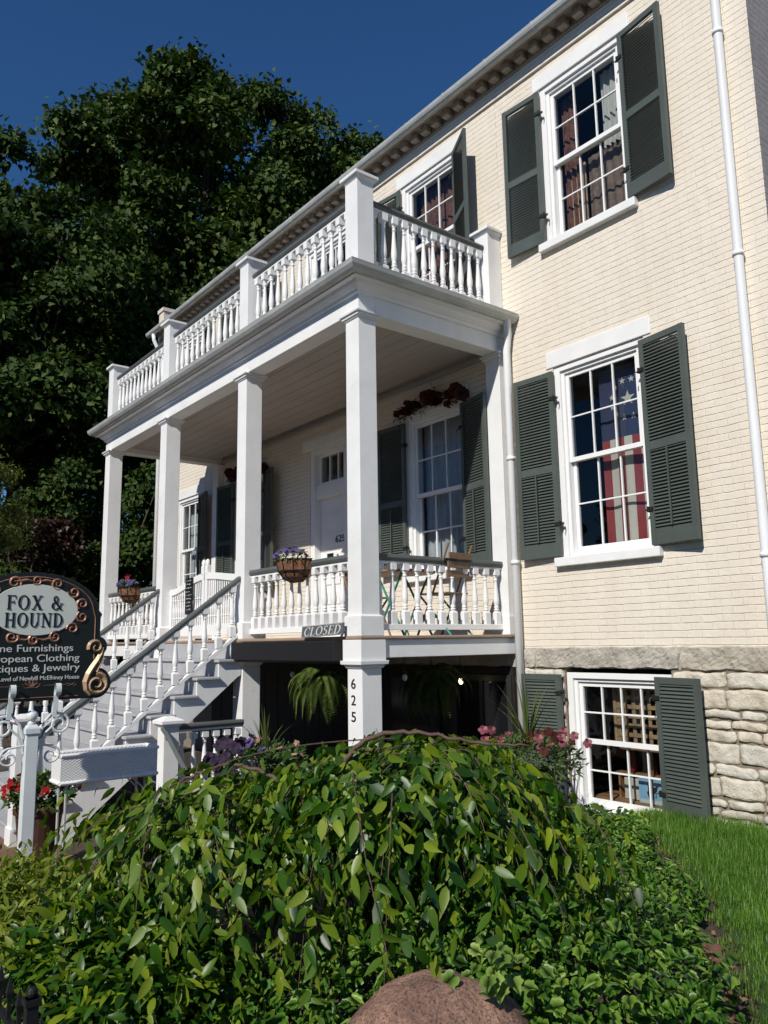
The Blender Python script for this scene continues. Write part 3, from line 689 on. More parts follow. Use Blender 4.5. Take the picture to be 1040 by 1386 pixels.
for xx in (-2.50, -4.99):
    za = .705; o = railing('stair_railing', (xx, y0), (xx, y1), .04, .092, za - .012, za + .055, 13, B_ST, stairs, slope=dz, wid=.04)
    mb = MB(); c = (xx, -4.56); mb.frustum(c, -2.1, -.82, .085, .085).frustum(c, -2.1, -1.8, .1, .1).frustum(c, -.82, -.79, .088, .115).frustum(c, -.79, -.755, .125, .125).frustum(c, -.755, -.72, .12, .03)
    mb.build('newel_post', WHITE, stairs, bevel=.005)

# porch gate
gate = thing('porch_gate', (-3.74, -2.0, .0), 'white slatted double gate with arched top across the head of the stairs', 'gate')
def leafgate(xa, xb, zs, ze, side):
    mb = MB(); st = .07; n = 14; y0, y1 = -2.05, -2.005
    mb.box(xa, xa + st, y0, y1, .06, zs if side else zs).box(xb - st, xb, y0, y1, .06, ze)
    mb.box(xa + st, xb - st, y0 + .004, y1 - .004, .06, .20)
    top = []
    for i in range(n + 1):
        t = i / n; x = xa + (xb - xa) * t; tt = t if side else 1 - t
        s_ = .5 - .5 * math.cos(math.pi * tt); z = (zs + (ze - zs) * s_) if side else (ze + (zs - ze) * s_); top.append((x, z))
    poly = [(x, z + .012) for x, z in top] + [(x, z - .075) for x, z in reversed(top)]
    mb.prism(poly, lambda a, b, d: (a, d, b), y0 - .004, y1 + .004)
    k = 0
    x = xa + st + .035
    while x < xb - st - .02:
        t = (x - xa) / (xb - xa); j = min(n - 1, int(t * n)); mb.lathe([(.012, .2), (.012, .3), (.018, .31), (.012, .33), (.017, .42), (.009, .55), (.016, .565), (.011, .58), (.011, top[j][1] - .06)], (x, (y0 + y1) / 2, 0), 8); x += .062
    return mb.build('gate_leaf', TRIMW, gate, bevel=.003)
leafgate(-4.875, -3.745, .72, .885, True); leafgate(-3.72, -2.62, .885, .80, False)
for xx in (-3.79, -3.675):
    MB().box(xx - .035, xx + .035, -2.06, -1.995, .88, 1.0).ball((xx, -2.03, 1.03), .045, 10, .9, .7, 1.3).build('gate_finial', TRIMW, gate, bevel=.01)
chalk = MB().box(-4.28, -4.06, -2.075, -2.058, .36, .86).build('chalk_sign', LETB)
qc = random.Random(4)
for k in range(9):
    m = MB(); xx = -4.255 + qc.random() * .02; x_end = -4.09 - qc.random() * .05; zz = .82 - k * .05
    while xx < x_end:
        w = qc.uniform(.008, .03); m.tube([(xx, -2.077, zz + qc.uniform(-.006, .006)), (xx + w * .5, -2.077, zz + qc.uniform(.0, .016)), (xx + w, -2.077, zz + qc.uniform(-.006, .006))], .0028, 4); xx += w + qc.uniform(.004, .014)
    m.build('chalk_line', LETW, chalk)
tag(chalk, 'narrow black chalk written notice hanging on the white gate', 'notice')

# ------------------------------------------------------------------ CLOSED board, awning, lamps, ferns
def letters(strokes_fn): pass
def stroke_text(mb, word, h, gap, fn, depth, shear=0, thick=.17, thin=.075, total=None):
    # serif capitals from thick and thin strokes in a unit em (height 1)
    def S(x0, y0, x1, y1, w): 
        d = Vector((x1 - x0, y1 - y0)); n = Vector((-d.y, d.x)).normalized() * (w / 2)
        return [(x0 + n.x, y0 + n.y), (x0 - n.x, y0 - n.y), (x1 - n.x, y1 - n.y), (x1 + n.x, y1 + n.y)]
    def V(x, w=thick, y0=0, y1=1): return [(x - w / 2, y0), (x + w / 2, y0), (x + w / 2, y1), (x - w / 2, y1)]
    def ser(x, y, w=.16): return [(x - w, y), (x + w, y), (x + w, y + .045), (x - w, y + .045)]
    def ring(cx, cy, rx, ry, a0=0, a1=360, tk=thick, tn=thin):
        out = []; n = 22; A = [R(a0 + (a1 - a0) * i / n) for i in range(n + 1)]
        for i in range(n):
            q = []
            for a, ins in ((A[i], 0), (A[i + 1], 0), (A[i + 1], 1), (A[i], 1)):
                ex = rx - ins * tk; ey = ry - ins * tn
                q.append((cx + ex * math.cos(a), cy + ey * math.sin(a)))
            out.append(q)
        return out
    G = {'F': (.68, [V(.16), S(.16, .975, .66, .975, .05), S(.16, .52, .52, .52, .05), [(.66, 1), (.60, 1), (.645, .74)], [(.50, .64), (.53, .64), (.53, .40), (.50, .40)], ser(.16, 0), ser(.1, .955, .1)]),
         'O': (.92, ring(.46, .5, .45, .52)), 'X': (.86, [S(.16, 1, .72, 0, thick), S(.70, 1, .14, 0, thin), ser(.16, .955), ser(.72, .955, .13), ser(.14, 0, .13), ser(.72, 0)]),
         '&': (.92, ring(.38, .76, .21, .25, 0, 360, .11, .05) + ring(.36, .27, .33, .29, 60, 330, .16, .06) + [S(.26, .66, .82, .02, .15), S(.68, .14, .82, .44, .06), ser(.84, .43, .12), ser(.82, 0, .1)]),
         'H': (.90, [V(.17), V(.73), S(.17, .51, .73, .51, .05), ser(.17, 0), ser(.17, .955), ser(.73, 0), ser(.73, .955)]),
         'U': (.88, [V(.17, thick, .3, 1), V(.72, thin, .3, 1), ser(.17, .955), ser(.72, .955)] + ring(.42, .33, .335, .36, 180, 360, .14, .07)),
         'N': (.92, [V(.16, thin), V(.76, thin), S(.16, .98, .76, .02, thick), ser(.16, 0), ser(.1, .955, .12), ser(.76, .955)]),
         'D': (.88, [V(.17), ser(.1, 0, .1), ser(.1, .955, .1)] + ring(.30, .5, .54, .5, -90, 90) + [S(.17, .975, .32, .975, .06), S(.17, .025, .32, .025, .06)]),
         'C': (.82, ring(.45, .5, .43, .52, 45, 315) + [[(.73, .62), (.77, .62), (.77, .98), (.73, .98)], [(.73, .2), (.77, .2), (.77, .36), (.73, .36)]]),
         'L': (.70, [V(.17), S(.17, .025, .62, .025, .05), [(.60, 0), (.66, 0), (.66, .3), (.63, .3)], ser(.17, .955), ser(.1, 0, .1)]),
         'S': (.66, ring(.33, .75, .25, .27, 30, 270, .12, .06) + ring(.33, .26, .28, .28, -150, 90, .13, .06)),
         'E': (.70, [V(.17), S(.17, .975, .62, .975, .05), S(.17, .52, .50, .52, .05), S(.17, .025, .62, .025, .05), [(.60, 1), (.65, 1), (.65, .74), (.63, .74)], [(.60, 0), (.66, 0), (.66, .3), (.63, .3)], [(.48, .64), (.51, .64), (.51, .4), (.48, .4)], ser(.1, 0, .1), ser(.1, .955, .1)]),
         ' ': (.40, [])}
    W = sum(G[c][0] + gap for c in word) - gap; kx = (total / (W * h)) if total else 1
    x = -W / 2; j = 0
    for c in word:
        w, polys = G[c]
        for q_ in polys:
            j += 1; e = (j % 7) * .00022
            mb.prism([((a + x + shear * b) * h * kx, (b - .5) * h) for a, b in q_], fn, 0, depth + e)
        x += w + gap
    return mb
cl = thing('closed_sign', (-.56, -2.27, .06), 'small slate plaque reading CLOSED leaning on the porch floor edge', 'sign')
ang = R(8); base = Vector((-.56, -2.262, .062))
def clf(a, b, d): return base + Vector((a, -d - .0 + b * .10, b * .995 + a * .03))
mb = MB(); mb.prism([(-.375, -.058), (.375, -.058), (.375, .062), (-.375, .062)], clf, -.02, 0); mb.build('slate_board', SLATEG, cl, bevel=.004)
mb = stroke_text(MB(), 'CLOSED', .088, .10, clf, .003, .22, .15, .06, .66); mb.build('sign_lettering', LETW, cl)
mb = MB(); 
for a0, a1, b0, b1 in ((-.365, .365, -.054, -.051), (-.365, .365, .054, .057)): mb.prism([(a0, b0), (a1, b0), (a1, b1), (a0, b1)], clf, 0, .0022)
mb.build('sign_border', LETW, cl)
aw = MB().box(-2.42, -.275, -2.31, -2.19, -.245, -.038).prism([(-2.31, -.245), (-2.19, -.245), (-2.25, -.268)], lambda a, b, d: (d, a, b), -2.40, -.29).build('rolled_awning', AWN, bevel=.02)
tag(aw, 'black rolled fabric awning fixed under the porch floor edge', 'awning')
BULB = bpy.data.materials.new('frosted_bulb'); BULB.use_nodes = True; bp_ = BULB.node_tree.nodes['Principled BSDF']; bp_.inputs['Base Color'].default_value = (.6, .6, .58, 1); bp_.inputs['Roughness'].default_value = .3
BULBL = bpy.data.materials.new('lit_bulb'); BULBL.use_nodes = True; bl_ = BULBL.node_tree.nodes['Principled BSDF']; bl_.inputs['Emission Color'].default_value = (1, .72, .42, 1); bl_.inputs['Emission Strength'].default_value = 4
def hang_bulb(x, y, z, lit, label):
    t = thing('hanging_bulb', (x, y, z), label, 'light bulb', 'bulbs hanging under the porch')
    MB().tube([(x, y, z + .05), (x, y, -.21)], .004, 6).build('cord', BLACKM, t); MB().lathe([(.014, 0), (.016, .05), (.006, .06)], (x, y, z + .03), 10).build('socket', BLACKM, t)
    MB().ball((x, y, z), .028, 12, 1, 1, 1.35).build('bulb', BULBL if lit else BULB, t, smooth=True)
hang_bulb(-.62 + .0, -.30, -.52, True, 'glowing bulb hanging in the dark space under the porch')
hang_bulb(-1.95, -1.75, -.42, False, 'unlit bulb left of the hanging fern by the column under the awning')
hang_bulb(-1.58, -1.6, -.45, False, 'unlit bulb directly beside the brighter hanging fern')
hang_bulb(-.30, -1.4, -.43, False, 'unlit bulb in front of the darker hanging fern')
def fern(x, y, ztop, label, sz, seed):
    global rng
    t = thing('hanging_fern', (x, y, ztop - .35), label, 'fern', 'ferns hanging under the porch')
    MB().lathe([(.06, 0), (.11, .10), (.115, .12), (.09, .115)], (x, y, ztop - .30), 14).build('hanging_pot', RUST, t)
    m = MB()
    for k in range(3): a = k * 2.1; m.tube([(x + .11 * math.cos(a), y + .11 * math.sin(a), ztop - .18), (x, y, ztop)], .003, 5)
    m.tube([(x, y, ztop), (x, y, -.21)], .004, 5); m.build('hanger_wire', BLACKM, t)
    P = []; A = []; Nn = []; S = []
    g = np.random.default_rng(seed)
    for k in range(64):
        az = g.uniform(0, 6.283); L = g.uniform(.34, .68) * sz; el = g.uniform(-.2, 1.2); n = 24
        d = np.array([math.cos(az), math.sin(az), 0]); sd = np.array([-d[1], d[0], 0]); p = np.array([x, y, ztop - .19]); ang_ = el
        for i in range(n):
            st = L / n; p = p + st * (d * math.cos(ang_) + np.array([0, 0, math.sin(ang_)])); ang_ -= .085 + .05 * g.random()
            ang_ = max(ang_, -1.5)
            w = .062 * math.sin(math.pi * (i + 2.5) / (n + 2.5)) ** .8 + .008
            for s in (-1, 1):
                P.append(p); A.append(sd * s + d * .3 + np.array([0, 0, -.25])); Nn.append([0, 0, 1] + d * .3); S.append(w)
    V, F = cloud(OVN, np.array(P), np.array(A), np.array(Nn), np.array(S)); arr_obj('fronds', V, F, L_FERN, t)
fern(-.88, -2.02, -.27, 'bright green hanging fern beside the numbered column under the awning', .92, 1)
fern(-.63, -.75, -.27, 'shaded dark hanging fern in the right opening under the porch', 1.0, 2)

# ------------------------------------------------------------------ flowers
def flowers(parent, name, mat, pts, size, seed, npet=5):
    g = np.random.default_rng(seed)
    for c in pts:
        nrm = unit((g.normal(size=(1, 3)) * .6 + np.array([.5, -.6, .7])))[0]
        a = np.cross(nrm, [0, 0, 1.]); a /= np.linalg.norm(a); b = np.cross(nrm, a); s = size * g.uniform(.75, 1.2); P = []; A = []
        for k in range(npet):
            th = 6.283 * k / npet; dd = a * math.cos(th) + b * math.sin(th); P.append(c + dd * s * .02); A.append(dd + nrm * .25)
        V, F = cloud(PETAL, np.array(P), np.array(A), np.repeat(nrm[None], npet, 0), np.full(npet, s * .6)); arr_obj(name, V, F, mat, parent)
def leafball(parent, name, mat, c, rad, n, size, seed, tp=OV, lo=-.5):
    g = np.random.default_rng(seed); d = unit(g.normal(size=(n, 3))); d[:, 2] = np.where(d[:, 2] < lo, -d[:, 2], d[:, 2]); rr = g.uniform(.35, 1, n) ** .6
    P = np.array(c) + d * rr[:, None] * np.array(rad); A = d + g.normal(size=(n, 3)) * .5 + np.array([0, 0, .1]); Nn = d + np.array([.1, -.2, .9]) + g.normal(size=(n, 3)) * .4
    V, F = cloud(tp, P, A, Nn, size * g.uniform(.6, 1.25, n)); return arr_obj(name, V, F, mat, parent)
def surfpts(c, rad, n, seed, up=.1):
    g = np.random.default_rng(seed); d = unit(g.normal(size=(n, 3))); d[:, 2] = np.abs(d[:, 2]) * .9 + up * 0; d[:, 1] = -np.abs(d[:, 1]) * np.where(g.random(n) < .75, 1, -1); return np.array(c) + unit(d) * np.array(rad)
COIR = None
def coir():
    m, n, p = newmat('coconut_fibre'); pos = N(n, 'ShaderNodeNewGeometry').outputs['Position']
    sc = N(n, 'ShaderNodeVectorMath', operation='MULTIPLY'); sc.inputs[1].default_value = (1, 1, .35); n.links.new(pos, sc.inputs[0])
    c = ramp(n, noise(n, sc.outputs[0], 34, 6, .8), [(.35, (.035, .014, .007)), (.52, (.22, .10, .05)), (.7, (.42, .23, .12))]); n.links.new(c, p.inputs['Base Color']); p.inputs['Roughness'].default_value = .95
    n.links.new(bump(n, noise(n, sc.outputs[0], 40, 6, .8), 1, .02), p.inputs['Normal']); return m
COIR = coir()
def rail_basket(x, y, z, label, red, seed):
    t = thing('flower_basket', (x, y, z), label, 'flower basket', 'coconut fibre baskets on the porch rail')
    m = MB(); n = 18; V = []; H = .24; ww = .27
    prof = [(.35, 0), (.7, .05), (.9, .12), (1, .24)]
    for k, (s, h) in enumerate(prof):
        for i in range(n + 1):
            a = math.pi * (-1.0 + i / n) if False else math.pi + math.pi * i / n
            V.append((x + ww * s * math.cos(a), y + .02 + .24 * s * math.sin(a), z + h + (.012 * math.sin(i * 3.3) if k == 3 else 0)))
    m.add(V, [(k * (n + 1) + i, k * (n + 1) + i + 1, (k + 1) * (n + 1) + i + 1, (k + 1) * (n + 1) + i) for k in range(3) for i in range(n)] + [tuple(range(n, -1, -1))] + [(k * (n + 1), (k + 1) * (n + 1), (k + 1) * (n + 1) + n, k * (n + 1) + n) for k in range(3)] + [tuple(range(3 * (n + 1), 4 * (n + 1)))])
    m.build('fibre_liner', COIR, t)
    w = MB()
    for s, h in prof[1:]: w.tube([(x + (ww + .008) * s * math.cos(math.pi + math.pi * i / n), y + .02 + .25 * s * math.sin(math.pi + math.pi * i / n), z + h) for i in range(n + 1)], .005, 5)
    for i in range(1, n, 3): w.tube([(x + (ww + .008) * s * math.cos(math.pi + math.pi * i / n), y + .02 + .25 * s * math.sin(math.pi + math.pi * i / n), z + h) for s, h in prof], .004, 5)
    w.build('wire_frame', BLACKM, t)
    leafball(t, 'leaves', L_POT, (x, y - .08, z + .27), (.25, .14, .09), 260, .05, seed)
    flowers(t, 'purple_flower', F_PURP, surfpts((x, y - .09, z + .27), (.25, .14, .11), 30, seed + 1), .046, seed + 2)
    if red: flowers(t, 'red_flower', F_RED, np.array([[x + .02, y - .1, z + .42], [x + .05, y - .12, z + .40], [x - .01, y - .12, z + .41], [x + .03, y - .09, z + .44]]), .07, 5)
rail_basket(-1.26, -2.115, .60, 'coconut fibre basket of violet pansies on the rail above the awning', False, 21)
rail_basket(-6.15, -2.115, .60, 'coconut fibre basket with a red bloom beside the leftmost porch column', True, 31)
def pot(mb, x, y, z0, z1, r0, r1): return mb.lathe([(r0, 0), (r0 + (r1 - r0) * .9, (z1 - z0) * .88), (r1 + .015, (z1 - z0) * .88), (r1 + .015, z1 - z0), (r1 - .015, z1 - z0), (r1 - .03, z1 - z0 - .04)], (x, y, z0), 24)
t = thing('potted_geranium', (-1.4, -4.67, -1.97), 'rust brown pot of red geraniums behind the white sign post', 'flower pot')
pot(MB(), -1.4, -4.67, -1.965, -1.42, .14, .20).build('pot', RUST, t)
leafball(t, 'leaves', L_POT, (-1.4, -4.67, -1.34), (.27, .30, .17), 900, .05, 41, LOBED)
flowers(t, 'red_flower', F_RED, surfpts((-1.4, -4.67, -1.33), (.29, .33, .20), 30, 42), .05, 43); flowers(t, 'yellow_flower', F_PEACH, surfpts((-1.4, -4.67, -1.33), (.28, .3, .2), 6, 44), .06, 45)
def spikes(parent, c, n, L, seed):
    g = np.random.default_rng(seed); V = []; F = []
    for k in range(n):
        az = g.uniform(0, 6.28); tilt = g.uniform(.05, .55); l = L * g.uniform(.6, 1.1); d = np.array([math.cos(az), math.sin(az), 0]); s = np.array([-d[1], d[0], 0]); b = len(V); m = 7
        for i in range(m):
            u = i / (m - 1); p = np.array(c) + d * (l * u * math.sin(tilt) + .35 * l * u ** 3 * math.sin(tilt) * 1.4) + np.array([0, 0, l * (u * math.cos(tilt) - .22 * tilt * u ** 3)]); w = .011 * (1 - u) ** .6 + .0008
            V += [p - s * w, p + s * w]
        for i in range(m - 1): q = b + i * 2; F += [(q, q + 1, q + 3), (q, q + 3, q + 2)]
    arr_obj('spike_leaves', np.array(V), F, L_SPIKE, parent)
t = thing('petunia_planter', (-.55, -2.95, -1.95), 'planter of dark purple and peach petunias with spiky leaves before the small railing', 'flower planter')
pot(MB(), -.55, -2.95, -1.95, -1.30, .2, .27).build('pot', RUST, t)
leafball(t, 'leaves', L_POT, (-.55, -2.95, -1.18), (.40, .46, .22), 1300, .055, 51)
flowers(t, 'dark_flower', F_DPURP, surfpts((-.62, -3.18, -1.18), (.28, .26, .24), 40, 52), .085, 53); flowers(t, 'peach_flower', F_PEACH, surfpts((-.5, -2.85, -1.10), (.28, .3, .18), 18, 54), .06, 55); flowers(t, 'violet_flower', F_PURP, surfpts((-.55, -3.0, -1.05), (.15, .2, .16), 5, 57), .08, 58)
spikes(t, (-.55, -2.9, -1.15), 16, .50, 56)
t = thing('petunia_planter', (1.10, -1.10, -1.72), 'planter of wine and yellow petunias with grassy spikes by the basement window', 'flower planter')
pot(MB(), 1.10, -1.10, -1.8, -1.24, .2, .26).build('pot', RUST, t)
leafball(t, 'leaves', L_POT, (1.10, -1.10, -1.16), (.50, .50, .24), 1900, .06, 61)
flowers(t, 'wine_flower', F_WINE, np.concatenate([surfpts((.86, -1.33, -1.02), (.24, .2, .15), 15, 62), surfpts((1.38, -1.0, -1.0), (.26, .24, .15), 14, 67)]), .07, 63); flowers(t, 'dark_flower', F_DRED, surfpts((1.40, -1.12, -1.02), (.26, .3, .16), 10, 65), .07, 66)
spikes(t, (1.12, -1.12, -1.05), 26, .66, 64)

# ------------------------------------------------------------------ area railing beside the stairs
ar = thing('area_railing', (-2.1, -2.8, -2.0), 'low railing with white capped post beside the stair stringer', 'railing')
c = (-2.10, -3.20); mb = MB(); mb.frustum(c, -2.1, -.92, .085, .085).frustum(c, -.92, -.885, .09, .12).frustum(c, -.885, -.85, .13, .13).frustum(c, -.85, -.81, .125, .04); mb.build('post', WHITE, ar, bevel=.004)
B_AR = baluster_mesh(.55, .034)
railing('handrail', (-2.10, -3.11), (-2.10, -2.32), -1.60, -1.55, -.96, -.90, 6, B_AR, ar)
MB().tube([(-2.06, -3.28, -.93), (-1.95, -3.28, -.98), (-1.45, -3.28, -1.30)], .026, 8).build('lower_handrail', RAILG, ar)
MB().tube([(-1.99, -3.215, -1.04), (-1.99, -3.26, -1.04), (-1.98, -3.28, -.985)], .012, 6).build('rail_bracket', BLACKM, ar)

# ------------------------------------------------------------------ wicker planter
def wicker():
    m, n, p = newmat('white_wicker'); pos = N(n, 'ShaderNodeNewGeometry').outputs['Position']; sx = N(n, 'ShaderNodeSeparateXYZ'); n.links.new(pos, sx.inputs[0])
    ad = N(n, 'ShaderNodeMath', operation='ADD'); n.links.new(sx.outputs[0], ad.inputs[0]); n.links.new(sx.outputs[1], ad.inputs[1])
    def sn(src, k, ph=0):
        a = N(n, 'ShaderNodeMath', operation='MULTIPLY'); a.inputs[1].default_value = k; n.links.new(src, a.inputs[0]); b = N(n, 'ShaderNodeMath', operation='SINE'); n.links.new(a.outputs[0], b.inputs[0]); return b.outputs[0]
    a = sn(ad.outputs[0], 2 * math.pi / .036); b = sn(sx.outputs[2], 2 * math.pi / .022)
    mm = N(n, 'ShaderNodeMath', operation='MULTIPLY'); n.links.new(a, mm.inputs[0]); n.links.new(b, mm.inputs[1])
    n.links.new(bump(n, mm.outputs[0], .55, .005), p.inputs['Normal'])
    c = ramp(n, mm.outputs[0], [(-.0, (.66, .66, .65)), (.3, (.86, .86, .85))]); n.links.new(c, p.inputs['Base Color']); p.inputs['Roughness'].default_value = .55
    return m
WICK = wicker()
t = thing('wicker_planter', (-1.0, -4.22, -2.0), 'empty white wicker trough planter on thin metal legs below the stairs', 'planter')
wx0, wx1, wy0, wy1, wz0, wz1 = -1.14, -.88, -4.66, -3.82, -1.19, -.965
mb = MB(); th = .018
mb.box(wx0, wx0 + th, wy0, wy1, wz0, wz1).box(wx1 - th, wx1, wy0, wy1, wz0, wz1).box(wx0 + th, wx1 - th, wy0, wy0 + th, wz0, wz1).box(wx0 + th, wx1 - th, wy1 - th, wy1, wz0, wz1).box(wx0 + th, wx1 - th, wy0 + th, wy1 - th, wz0, wz0 + .03)
mb.build('wicker_trough', WICK, t)
for z in (wz1, wz0):
    pts = [(wx0, wy0, z), (wx1, wy0, z), (wx1, wy1, z), (wx0, wy1, z), (wx0, wy0, z)]; m = MB()
    for a, b in zip(pts[:-1], pts[1:]): m.tube([a, b], .016, 8)
    m.build('wicker_rim', TRIMW, t)
MB().box(wx0 + th + .002, wx1 - th - .002, wy0 + th + .002, wy1 - th - .002, wz1 - .07, wz1 - .055).build('black_liner', LETB, t)
for x in (wx0 + .03, wx1 - .03):
    for y in (wy0 + .06, wy1 - .10): MB().tube([(x, y, wz0), (x, y, wz0 - .2), (x, y + (.0 if y < -4.2 else 0), -1.9), (x + .02, y, -1.98)], .011, 6).build('leg', GUTTER, t)
m = MB()
for x in (wx0 + .03, wx1 - .03): m.tube([(x, wy0 + .06, wz0 - .13), (x, wy0 + .14, wz0 - .05), (x, wy0 + .2, wz0 - .005)], .008, 6).tube([(x, wy1 - .10, wz0 - .13), (x, wy1 - .18, wz0 - .05), (x, wy1 - .24, wz0 - .005)], .008, 6)
m.build('leg_brace', GUTTER, t)

# ------------------------------------------------------------------ sign and post
SX = -.40; SY = -5.06
sign = thing('shop_sign', (SX, SY, -.47), 'black arched wooden shop sign reading FOX & HOUND with copper scrollwork', 'sign')
def sf(a, b, d): return (SX + .022 + d, SY + a, b)
half = .515
out = [(half, -.47), (half, .17), (half + .012, .20), (half - .012, .225)]
for i in range(1, 24): a = math.pi * i / 24; out.append(((half - .02) * math.cos(a) * (1 if True else 1), .225 + .30 * math.sin(a)))
out += [(-half + .012, .225), (-half - .012, .20), (-half, .17), (-half, -.47)]
MB().prism(out, sf, -.045, 0).build('sign_board', SIGNB, sign, bevel=.006)
def ell(cx, cz, rx, rz, n=40): return [(cx + rx * math.cos(2 * math.pi * i / n), cz + rz * math.sin(2 * math.pi * i / n)) for i in range(n)]
MB().prism(ell(0, .228, .325, .2), sf, 0.0005, .008).build('oval_panel', OVALG, sign, bevel=.003)
def ribbon(mb, pts, w, d=.012): 
    pts = [Vector(p) for p in pts]
    for i in range(len(pts) - 1):
        a, b = pts[i], pts[i + 1]; wa, wb = (w[i], w[i + 1]) if isinstance(w, list) else (w, w)
        t_ = (pts[min(i + 2, len(pts) - 1)] - pts[max(i - 1, 0)]); t0 = (pts[min(i + 1, len(pts) - 1)] - pts[max(i - 1, 0)]).normalized(); t1 = (pts[min(i + 2, len(pts) - 1)] - pts[i]).normalized()
        n0 = Vector((-t0.y, t0.x)) * wa; n1 = Vector((-t1.y, t1.x)) * wb
        A, B, Cc, D = a + n0, a - n0, b - n1, b + n1
        vs = [sf(A.x, A.y, .0005), sf(B.x, B.y, .0005), sf(Cc.x, Cc.y, .0005), sf(D.x, D.y, .0005), sf(a.x, a.y, d), sf(b.x, b.y, d)]
        mb.add(vs, [(0, 4, 5, 3), (1, 2, 5, 4), (0, 1, 4), (2, 3, 5)])
def spiral(cx, cz, r0, a0, turns, sgn=1, shrink=.22, n=26): return [(cx + r0 * (shrink + (1 - shrink) * (1 - i / n)) * math.cos(a0 + sgn * turns * 6.283 * i / n), cz + r0 * (shrink + (1 - shrink) * (1 - i / n)) * math.sin(a0 + sgn * turns * 6.283 * i / n)) for i in range(n + 1)]
mb = MB(); ribbon(mb, [(half - .045, -.16), (half - .045, .17), (half - .06, .22)] + [((half - .065) * math.cos(math.pi * i / 24), .228 + .258 * math.sin(math.pi * i / 24)) for i in range(1, 24)] + [(-half + .06, .22), (-half + .045, .17), (-half + .045, -.16)], .0045, .006)
ribbon(mb, [(half - .16, -.445), (-half + .16, -.445)], .0035, .005); mb.build('copper_border', COPPER, sign)
for k in range(14):
    th = 2 * math.pi * (k + .5) / 14
    cx = .37 * math.cos(th); cz = .228 + .232 * math.sin(th)
    r0 = .048 if abs(math.cos(th)) > .35 else .038
    sg = 1 if k % 2 else -1
    if math.cos(th) < 0: sg = -sg
    sp_ = spiral(cx, cz, r0, th + (2.4 if k % 2 else -2.4), 1.35, sg); mb = MB(); ribbon(mb, sp_, [.012 * (1 - .55 * i / 26) for i in range(27)], .012); mb.build('copper_scroll', COPPER, sign)
for sgn in (1, -1):
    for zz, v in ((.228 + .222, 1), (.228 - .222, -1)):
        mb = MB(); ribbon(mb, [(sgn * .02, zz), (sgn * .07, zz + v * .012), (sgn * .12, zz), (sgn * .17, zz - v * .005)], [.003, .010, .013, .002], .01); mb.build('copper_leaf', COPPER, sign)
for sgn in (1, -1):
    mb = MB(); up = spiral(sgn * (half - .035), -.065, .058, R(200) if sgn > 0 else R(-20), 1.25, -sgn); lo = spiral(sgn * (half - .02), -.362, .088, R(90), 1.6, -sgn)
    ribbon(mb, up, [.017 * (1 - .5 * i / 26) for i in range(27)], .03); ribbon(mb, lo, [.025 * (1 - .55 * i / 26) for i in range(27)], .034)
    ribbon(mb, [(sgn * (half + .022), -.07), (sgn * (half + .012), -.12), (sgn * (half - .015), -.17), (sgn * (half - .05), -.22), (sgn * (half - .085), -.28), (sgn * (half - .105), -.34), (sgn * (half - .098), -.40), (sgn * (half - .065), -.445)], [.012, .019, .022, .023, .024, .024, .02, .010], .028)
    ribbon(mb, [(sgn * (half + .028), -.07), (sgn * (half + .028), -.12), (sgn * (half + .018), -.18), (sgn * (half - .005), -.23), (sgn * (half - .02), -.265)], [.008, .011, .012, .014, .016], .022)
    mb.build('bronze_scroll', GOLDC, sign)
for sgn in (1, -1):
    MB().prism(ell(sgn * (half - .02), -.35, .118, .122, 28), sf, -.043, -.001).build('scroll_backing', SIGNB, sign); MB().prism(ell(sgn * (half - .02), -.06, .08, .08, 20), sf, -.042, -.002).build('scroll_backing', SIGNB, sign)
mb = MB()
for cx, n_, s in ((0, 5, .05), (.30, 2, .03), (-.30, 2, .03)):
    for k in range(n_):
        a = R(18 + 144 * k / max(1, n_ - 1)) if n_ > 2 else R(180 * k); l = s * 1.5
        d = Vector((math.cos(a), math.sin(a))); nn = Vector((-d.y, d.x)); c0 = Vector((cx, -.365 if n_ > 2 else -.355))
        ribbon(mb, [c0, c0 + d * l * .5 + nn * l * .22, c0 + d * l, c0 + d * l * .5 - nn * l * .22, c0], .0022, .003)
ribbon(mb, [(.09, -.355), (.25, -.353)], .002, .003); ribbon(mb, [(-.09, -.355), (-.25, -.353)], .002, .003); mb.build('gilt_flourish', COPPER, sign)
def sfl(da, db): return lambda a, b, d: sf(a + da, b + db, .0085 + d)
mb = MB(); stroke_text(mb, 'FOX &', .108, .16, sfl(-.005, .285), .004, 0, .17, .06, .41); stroke_text(mb, 'HOUND', .108, .14, sfl(-.005, .150), .004, 0, .17, .06, .43)
mb.build('sign_name_lettering', LETB, sign)
SM = Matrix(((0, 0, 1, SX + .024), (1, 0, 0, SY), (0, 1, 0, 0), (0, 0, 0, 1)))
for s, z, w, sz in (('Fine Furnishings', -.070, .605, .078), ('European Clothing', -.148, .71, .078), ('Antiques & Jewelry', -.222, .72, .078), ('Lower Level of Newbill McElhiney House', -.298, .72, .046)):
    text_mesh('sign_lettering', s, sz, LETW, sign, SM @ Matrix.Translation((0, z, 0)), w, .002)
post = thing('sign_post', (SX, -5.04, -1.98), 'square white sign post with ball finial and scrolled iron brackets', 'post')
PY = -5.035; POSTG = paint('pale_post_paint', (.66, .70, .70), .45, .12, 4, .12, dirt_shade=.3)
mb = MB(); mb.frustum((SX, PY), -2.05, -.70, .046, .046).frustum((SX, PY), -.715, -.67, .056, .056).frustum((SX, PY), -.67, -.645, .05, .03); mb.build('post_shaft', POSTG, post, bevel=.005)
MB().lathe([(.026, 0), (.032, .012), (.022, .022), (.022, .03)], (SX, PY, -.648), 14).ball((SX, PY, -.582), .044, 16).build('ball_finial', POSTG, post, smooth=True)
